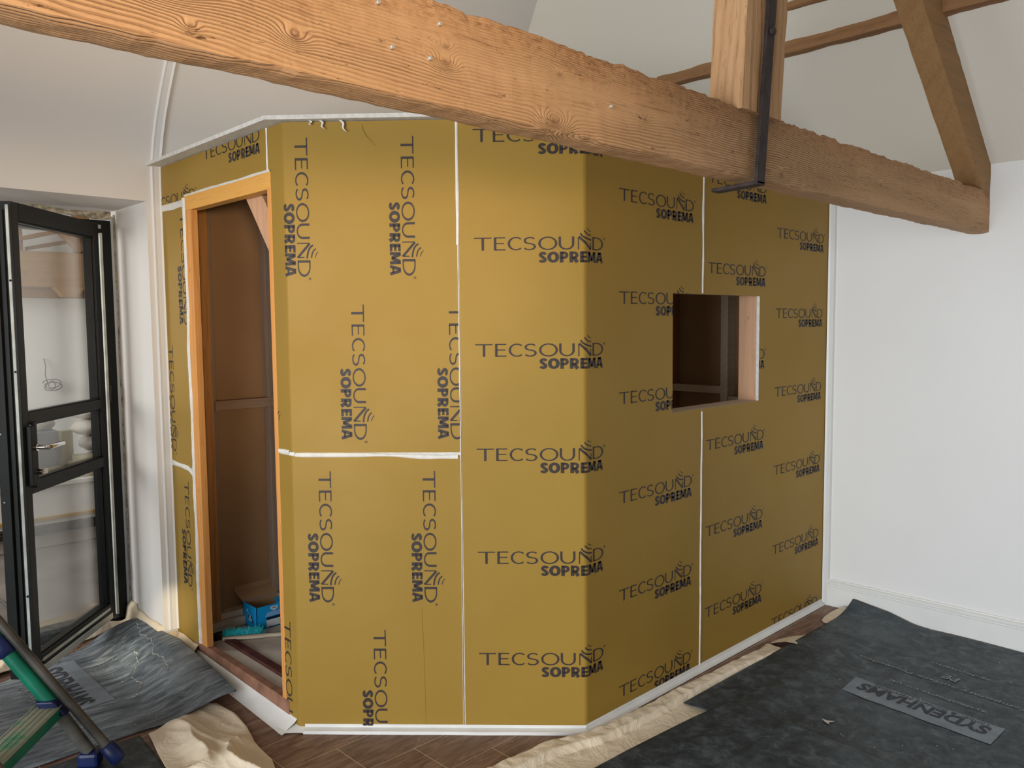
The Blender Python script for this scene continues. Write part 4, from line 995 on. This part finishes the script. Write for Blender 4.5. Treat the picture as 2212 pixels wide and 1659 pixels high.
# left streaky sheet
def hl(x, y):
    e = min(1.0, max(0.0, (x-1.17)/0.31)); top = 0.062+0.036*min(1.0, max(0.0, (y-3.25)/0.6))
    return 0.006+(top-0.006)*e*e*(3-2*e) + 0.004*nz(x*4, y*4, 2)*min(1, max(0, (x-1.12)*8)) + 0.0010*nz(x*3, y*3)
o = sheet_obj('protection_membrane', [(0.15, 3.95, 0), (0.15, 3.22, 0)], [(0.50, 4.12, 0), (0.50, 3.24, 0)], lambda x, y, u, v: hl(x, y), M['memb2'], 10, 10)
bpy.data.objects.remove(o)
o = sheet_obj('protection_membrane', [(0.12, 3.92, 0), (0.80, 4.16, 0), (1.30, 4.37, 0), (1.472, 4.31, 0), (1.476, 4.05, 0), (1.500, 3.86, 0), (1.492, 3.5, 0), (1.476, 3.215, 0)],
              [(0.12, 3.20, 0), (0.40, 3.23, 0), (0.72, 3.262, 0), (0.90, 3.262, 0), (1.12, 3.258, 0), (1.30, 3.24, 0), (1.42, 3.225, 0), (1.470, 3.210, 0)], lambda x, y, u, v: hl(x, y), M['memb2'], 110, 70)
tag(o, 'streaky grey floor membrane in front of the booth doorway and glazed door', 'floor membrane')
ml = o
mb = MB(); H4 = lambda x, y: hl(x, y)+0.0042; rows = []
for i in range(31):
    y = 4.20-0.58*i/30; rows.append([Vector((1.118+0.004*nz(i*0.3)-0.22*j/6, y, 0)) for j in range(7)])
rows = [[Vector((p.x, p.y, hl(p.x, p.y)+0.0032)) for p in r] for r in rows]
mb.grid(rows, 0, True)
if (rows[1][0]-rows[0][0]).cross(rows[0][1]-rows[0][0]).z < 0: mb.f = [tuple(reversed(f)) for f in mb.f]
text_on(mb, 'SYDENHAMS', Vector((0.955, 4.165, 0)), (0, -1, 0), (1, 0, 0), width=0.51, height=0.10, bold=0.03, mi=1, hfun=H4)
text_on(mb, 'Timber & Builders Merchants', Vector((0.918, 4.15, 0)), (0, -1, 0), (1, 0, 0), width=0.46, height=0.024, mi=1, hfun=H4)
mb.build('printed_band', [M['band'], M['bandink'], M['greyink']], ml); mb = MB()
text_on(mb, 'sydenhams.co.uk', Vector((0.84, 4.05, 0)), (0, -1, 0), (1, 0, 0), width=0.42, height=0.036, bold=0.01, mi=2, hfun=H4)
mb.build('printed_text', [M['band'], M['bandink'], M['greyink']], ml)
DU = plain('white_plaster_dust', (0.50, 0.48, 0.44), 0.95, 0.1, var=0.25, scale=80)
rnd = random.Random(5)
for pts in ([(1.43, 4.24), (1.40, 4.10), (1.41, 3.98), (1.37, 3.85), (1.38, 3.72), (1.35, 3.62)], [(1.33, 3.98), (1.30, 3.86), (1.24, 3.77), (1.25, 3.66), (1.19, 3.58), (1.16, 3.60)]):
    L = []
    for (a, b), (c, d) in zip(pts, pts[1:]):
        for k in range(8): t = k/8; L.append((a+(c-a)*t+rnd.uniform(-0.006, 0.006), b+(d-b)*t+rnd.uniform(-0.004, 0.004)))
    rows = []
    for i, (x, y) in enumerate(L):
        w_ = rnd.uniform(0.001, 0.0035); rows.append([Vector((x-w_, y-w_*0.5, hl(x-w_, y-w_*0.5)+0.0025)), Vector((x, y, hl(x, y)+0.0042)), Vector((x+w_, y+w_*0.5, hl(x+w_, y+w_*0.5)+0.0025))])
    mb = MB(); mb.grid(rows, 0, True)
    if (rows[1][0]-rows[0][0]).cross(rows[0][1]-rows[0][0]).z < 0: mb.f = [tuple(reversed(f)) for f in mb.f]
    mb.build('dust_streak', DU, ml)
# dark sheet under the ladder foot
o = sheet_obj('protection_membrane', [(0.35, 3.23, 0), (0.80, 3.235, 0), (1.085, 3.235, 0)], [(0.35, 2.5, 0), (0.8, 2.5, 0), (1.05, 2.6, 0)], lambda x, y, u, v: 0.002+0.001*nz(x*4, y*4), M['memb'], 40, 40)
tag(o, 'black floor membrane below the ladder foot at the lower left', 'floor membrane')

# ------------------------------------------------------------------ cotton dust sheets
def ridged(x, y, s): return 1-abs(nz(x, y, s))*2.2
o = sheet_obj('dust_sheet', [(1.36, 3.30, 0), (1.26, 3.255, 0), (1.105, 3.20, 0), (1.065, 2.93, 0), (1.07, 2.5, 0)],
              [(1.415, 3.28, 0), (1.425, 3.13, 0), (1.41, 2.99, 0), (1.375, 2.86, 0), (1.365, 2.70, 0), (1.30, 2.5, 0)],
              lambda x, y, u, v: 0.004+0.050*max(0, ridged(x*6.5+y*2.0, y*2.2-x, 4))**2*math.sin(math.pi*min(1, max(0, v*0.95+0.04)))**0.6*min(1, u*4)+0.008*max(0, ridged(x*13+y*3, y*6, 8))**2*math.sin(math.pi*v),
              M['cloth'], 110, 90, 0.002)
tag(o, 'crumpled cream dust sheet on the floor below the booth doorway', 'dust sheet')
o = sheet_obj('dust_sheet', [(1.55, 2.06, 0), (1.914, 2.075, 0), (2.134, 2.052, 0), (2.30, 1.985, 0), (2.6, 1.965, 0), (3.08, 1.945, 0), (3.50, 1.925, 0), (3.62, 1.935, 0)],
              [(1.55, 1.65, 0), (1.9, 1.68, 0), (2.2, 1.68, 0), (2.4, 1.66, 0), (2.75, 1.62, 0), (3.1, 1.60, 0), (3.4, 1.60, 0), (3.6, 1.60, 0)],
              lambda x, y, u, v: 0.0035+(0.024+0.006*nz(x*4))*min(1, max(0, v/0.05))*max(0.0, min(1.0, (0.25+0.05*nz(x*2.3, 4.4)-v)/0.035))*min(1, (0.02+1-u)*8)+0.004*max(0, ridged(x*9+y*7, y*12-x*4, 2))*min(1, max(0, (0.42-v)*8))+0.003*max(0, ridged(x*14, y*14, 5))*min(1, max(0, (0.38-v)*8)), M['cloth'], 260, 90, 0.002)
tag(o, 'long cream dust sheet folded along the foot of the booth window side', 'dust sheet')
# small turned-up corners of the cloth nearer the right wall
mb = MB(); mb.grid([[Vector((3.60, 1.935, 0.004)), Vector((3.66, 1.86, 0.045)), Vector((3.70, 1.78, 0.010))], [Vector((3.72, 1.945, 0.006)), Vector((3.76, 1.88, 0.02)), Vector((3.80, 1.80, 0.006))], [Vector((3.86, 1.88, 0.004)), Vector((3.90, 1.84, 0.006)), Vector((3.92, 1.79, 0.004))]], 0, False)
tag(mb.build('cloth_corner', M['cloth'], solid=-0.002, subsurf=1), 'turned-up cream cloth corner by the membrane edge, left one', 'dust sheet')
mb = MB(); mb.grid([[Vector((4.10, 1.90, 0.004)), Vector((4.08, 1.84, 0.012)), Vector((4.08, 1.78, 0.010))], [Vector((4.24, 1.905, 0.02)), Vector((4.22, 1.85, 0.024)), Vector((4.20, 1.78, 0.012))], [Vector((4.36, 1.87, 0.035)), Vector((4.36, 1.83, 0.03)), Vector((4.35, 1.78, 0.015))]], 0, False)
tag(mb.build('cloth_corner', M['cloth'], solid=-0.002, subsurf=1), 'turned-up cream cloth corner nearest the right wall skirting', 'dust sheet')
# cloth heaped on the door sill and along the foot of the left wall
o = sheet_obj('dust_sheet', [(0.55, 4.16, 0.0), (0.9, 4.27, 0), (1.2, 4.42, 0), (1.38, 4.46, 0.0), (1.478, 4.40, 0.03)],
              [(0.55, 4.46, 0), (0.9, 4.465, 0), (1.2, 4.466, 0.01), (1.38, 4.468, 0.03), (1.480, 4.468, 0.03)],
              lambda x, y, u, v: 0.008+0.06*max(0, ridged(x*7, y*6, 14))*math.sin(math.pi*min(1, v*0.8+0.1)), M['cloth'], 110, 40, 0.002)
tag(o, 'cream dust sheet heaped on the sill of the glazed door', 'dust sheet')
mb = MB(); rows = []
for i in range(41):
    y = 4.46-0.70*i/40
    if y > YL+0.0: xw = 1.480
    else: xw = 1.549 - 0.002
    xw = 1.480 if y > YL+0.02 else (1.480+(1.547-1.480)*min(1, (YL+0.02-y)/0.03))
    hgt = (0.125 if y > 4.03 else 0.088)+0.010*nz(y*8)+(0.03 if y > 4.36 else 0)
    rows.append([Vector((xw-0.001, y, hgt)), Vector((xw-0.012, y, hgt-0.012)), Vector((xw-0.022, y, hgt-0.03+0.008*nz(y*15))), Vector((xw-0.032, y, 0.060)), Vector((xw-0.034, y, 0.03))])
mb.grid(rows, 0, True)
tag(mb.build('dust_sheet', M['cloth'], solid=-0.002), 'cream dust sheet edge tucked along the foot of the left wall', 'dust sheet')

# plaster crumbs on the membranes
rnd = random.Random(11); CR = plain('plaster_crumb', (0.6, 0.56, 0.48), 0.9)
mb = MB()
for k in range(130):
    if k < 60: x, y, z = rnd.uniform(2.9, 4.3), rnd.uniform(0.4, 1.8), 0.008
    elif k < 105: x, y = rnd.uniform(0.85, 1.4), rnd.uniform(3.3, 4.2); z = hl(x, y)+0.003
    else: x, y, z = rnd.uniform(1.45, 2.1), rnd.uniform(2.15, 2.7), 0.001
    r = rnd.uniform(0.0008, 0.0028); a = rnd.random()*3
    mb.obox((x, y, z), (r*math.cos(a), r*math.sin(a), 0), (-r*math.sin(a), r*math.cos(a), 0), (0, 0, r*0.6))
o = mb.build('plaster_crumbs', CR); tag(o, 'pale plaster crumbs scattered over the floor coverings', 'debris', kind='stuff')
for (x, y, z, s) in ((3.05, 1.36, 0.0095, 0.05),):
    mb = MB(); mb.prism([(x, y, z), (x+s*0.3, y+s*0.15, z), (x+s*0.8, y-s*0.1, z), (x+s*0.45, y+s*0.3, z+0.001), (x+s*0.5, y+s*0.8, z), (x+s*0.2, y+s*0.45, z)], (0, 0, 0.0012)); tag(mb.build('paper_scrap', CR), 'small torn pale scrap on the lettered black membrane', 'scrap')

# ------------------------------------------------------------------ ladder
lad = thing('step_ladder', 'green and grey step ladder with blue plastic joints at the lower left', 'ladder', (0.887, 3.119, 0.0))
nn = Vector((math.cos(R(50.6)), math.sin(R(50.6)), 0)); lt = Vector((nn.y, -nn.x, 0))
Fp = Vector((0.872, 3.131, 0.06)); Gp = Vector((0.925, 3.088, 0.07))
GRT = plain('worn_grey_green_paint', (0.19, 0.185, 0.16), 0.6, 0.3, var=0.3, scale=12)
STL = plain('galvanised_tube', (0.125, 0.115, 0.10), 0.45, 0.4, 0.3, var=0.25, scale=9)
def side(off):
    o = -nn*off
    J = Vector((0.785, 3.203, 0.235)); K = Vector((0.656, 3.309, 0.465)); K2 = K+(K-J)*2.4
    for (n_, m_, pts, r) in (('brace_tube', STL, [Gp+o, Vector((0.652, 3.312, 0.553))+o, Vector((0.652, 3.312, 0.553))+(Vector((0.652, 3.312, 0.553))-Gp)*0.9+o], 0.0165),
                             ('leg_tube', GRT, [Fp+o, J+o], 0.022), ('leg_sleeve', M['green'], [J+o, K+o, K2+o], 0.027)):
        mb = MB(); mb.tube(pts, r, 20); mb.build(n_, m_, lad)
    mb = MB(); dj = (K-J).normalized(); mb.tube([K+o-dj*0.035, K+o-dj*0.03, K+o+dj*0.03, K+o+dj*0.035], [0.030, 0.034, 0.034, 0.030], 18); mb.build('joint_collar', M['navy'], lad)
    mb = MB(); mb.obox(J+o-dj*0.03-lt*0.032-nn*0.035, lt*0.066, nn*0.07, dj*0.07); mb.build('tread_bracket', M['navy'], lad, bevel=0.006)
    dg_ = (Vector((0.652, 3.312, 0.553))-Gp).normalized()
    mb = MB(); mb.tube([Gp+o-dg_*0.062, Gp+o-dg_*0.055, Gp+o+dg_*0.010, Gp+o+dg_*0.014], [0.024, 0.028, 0.028, 0.022], 18); mb.build('foot_cap', M['navy'], lad)
    mb = MB(); mb.obox(Vector((Fp.x, Fp.y, 0.008))+o-lt*0.035-nn*0.03, lt*0.075, nn*0.06, (0, 0, 0.055)); mb.build('foot', M['navy'], lad, bevel=0.012)
side(0.0); side(0.46)
TR = NT('worn_green_tread', 0.65, 0.25); n_ = TR.noise(scale=7, detail=5, rough=0.65); TR.color(TR.ramp(n_, [(0.3, srgb('#85897a')), (0.5, srgb('#a8ab9a')), (0.62, srgb('#6fa384')), (0.74, srgb('#3a9068'))])); M['tread'] = TR.m
Jc = Vector((0.770, 3.205, 0.238))
mb = MB(); mb.obox(Jc-lt*0.055, lt*0.098, -nn*0.46, (0, 0, 0.006)); 
for k in range(5): mb.obox(Jc-lt*0.05+lt*0.021*k+Vector((0, 0, 0.006)), lt*0.004, -nn*0.46, (0, 0, 0.002))
mb.build('tread', M['tread'], lad, bevel=0.001)
mb = MB(); mb.obox(Jc+lt*0.038-Vector((0, 0, 0.036)), lt*0.006, -nn*0.46, (0, 0, 0.036)); mb.obox(Jc-lt*0.055-Vector((0, 0, 0.034)), lt*0.004, -nn*0.46, (0, 0, 0.034)); mb.build('tread_lip', M['green'], lad)
mb = MB(); mb.tube([(0.62, 3.14, 0.016), (0.72, 3.16, 0.016), (0.80, 3.13, 0.016), (0.84, 3.07, 0.013), (0.84, 3.00, 0.009), (0.80, 2.93, 0.009)], 0.006, 8); tag(mb.build('extension_cable', plain('grey_flex', (0.15, 0.15, 0.15), 0.5)), 'grey cable curling under the ladder tread on the floor', 'cable')

# ------------------------------------------------------------------ warm sun slivers reflected in from the windows behind the camera
spot('sun_sliver_beam', (-0.7, -1.6, 1.7), (0.50, 1.227, 2.16), 420, 44, 1.0, (1.0, 0.74, 0.48), 0.3)
spot('sun_sliver_strip', (0.45, 1.9, 1.35), (1.53, 4.0, 0.18), 170, 7, 0.9, (1.0, 0.82, 0.55), 0.02)
spot('sun_sliver_floor', (0.5, 1.6, 1.6), (1.26, 4.00, 0.02), 420, 6, 1.0, (1.0, 0.90, 0.70), 0.02)
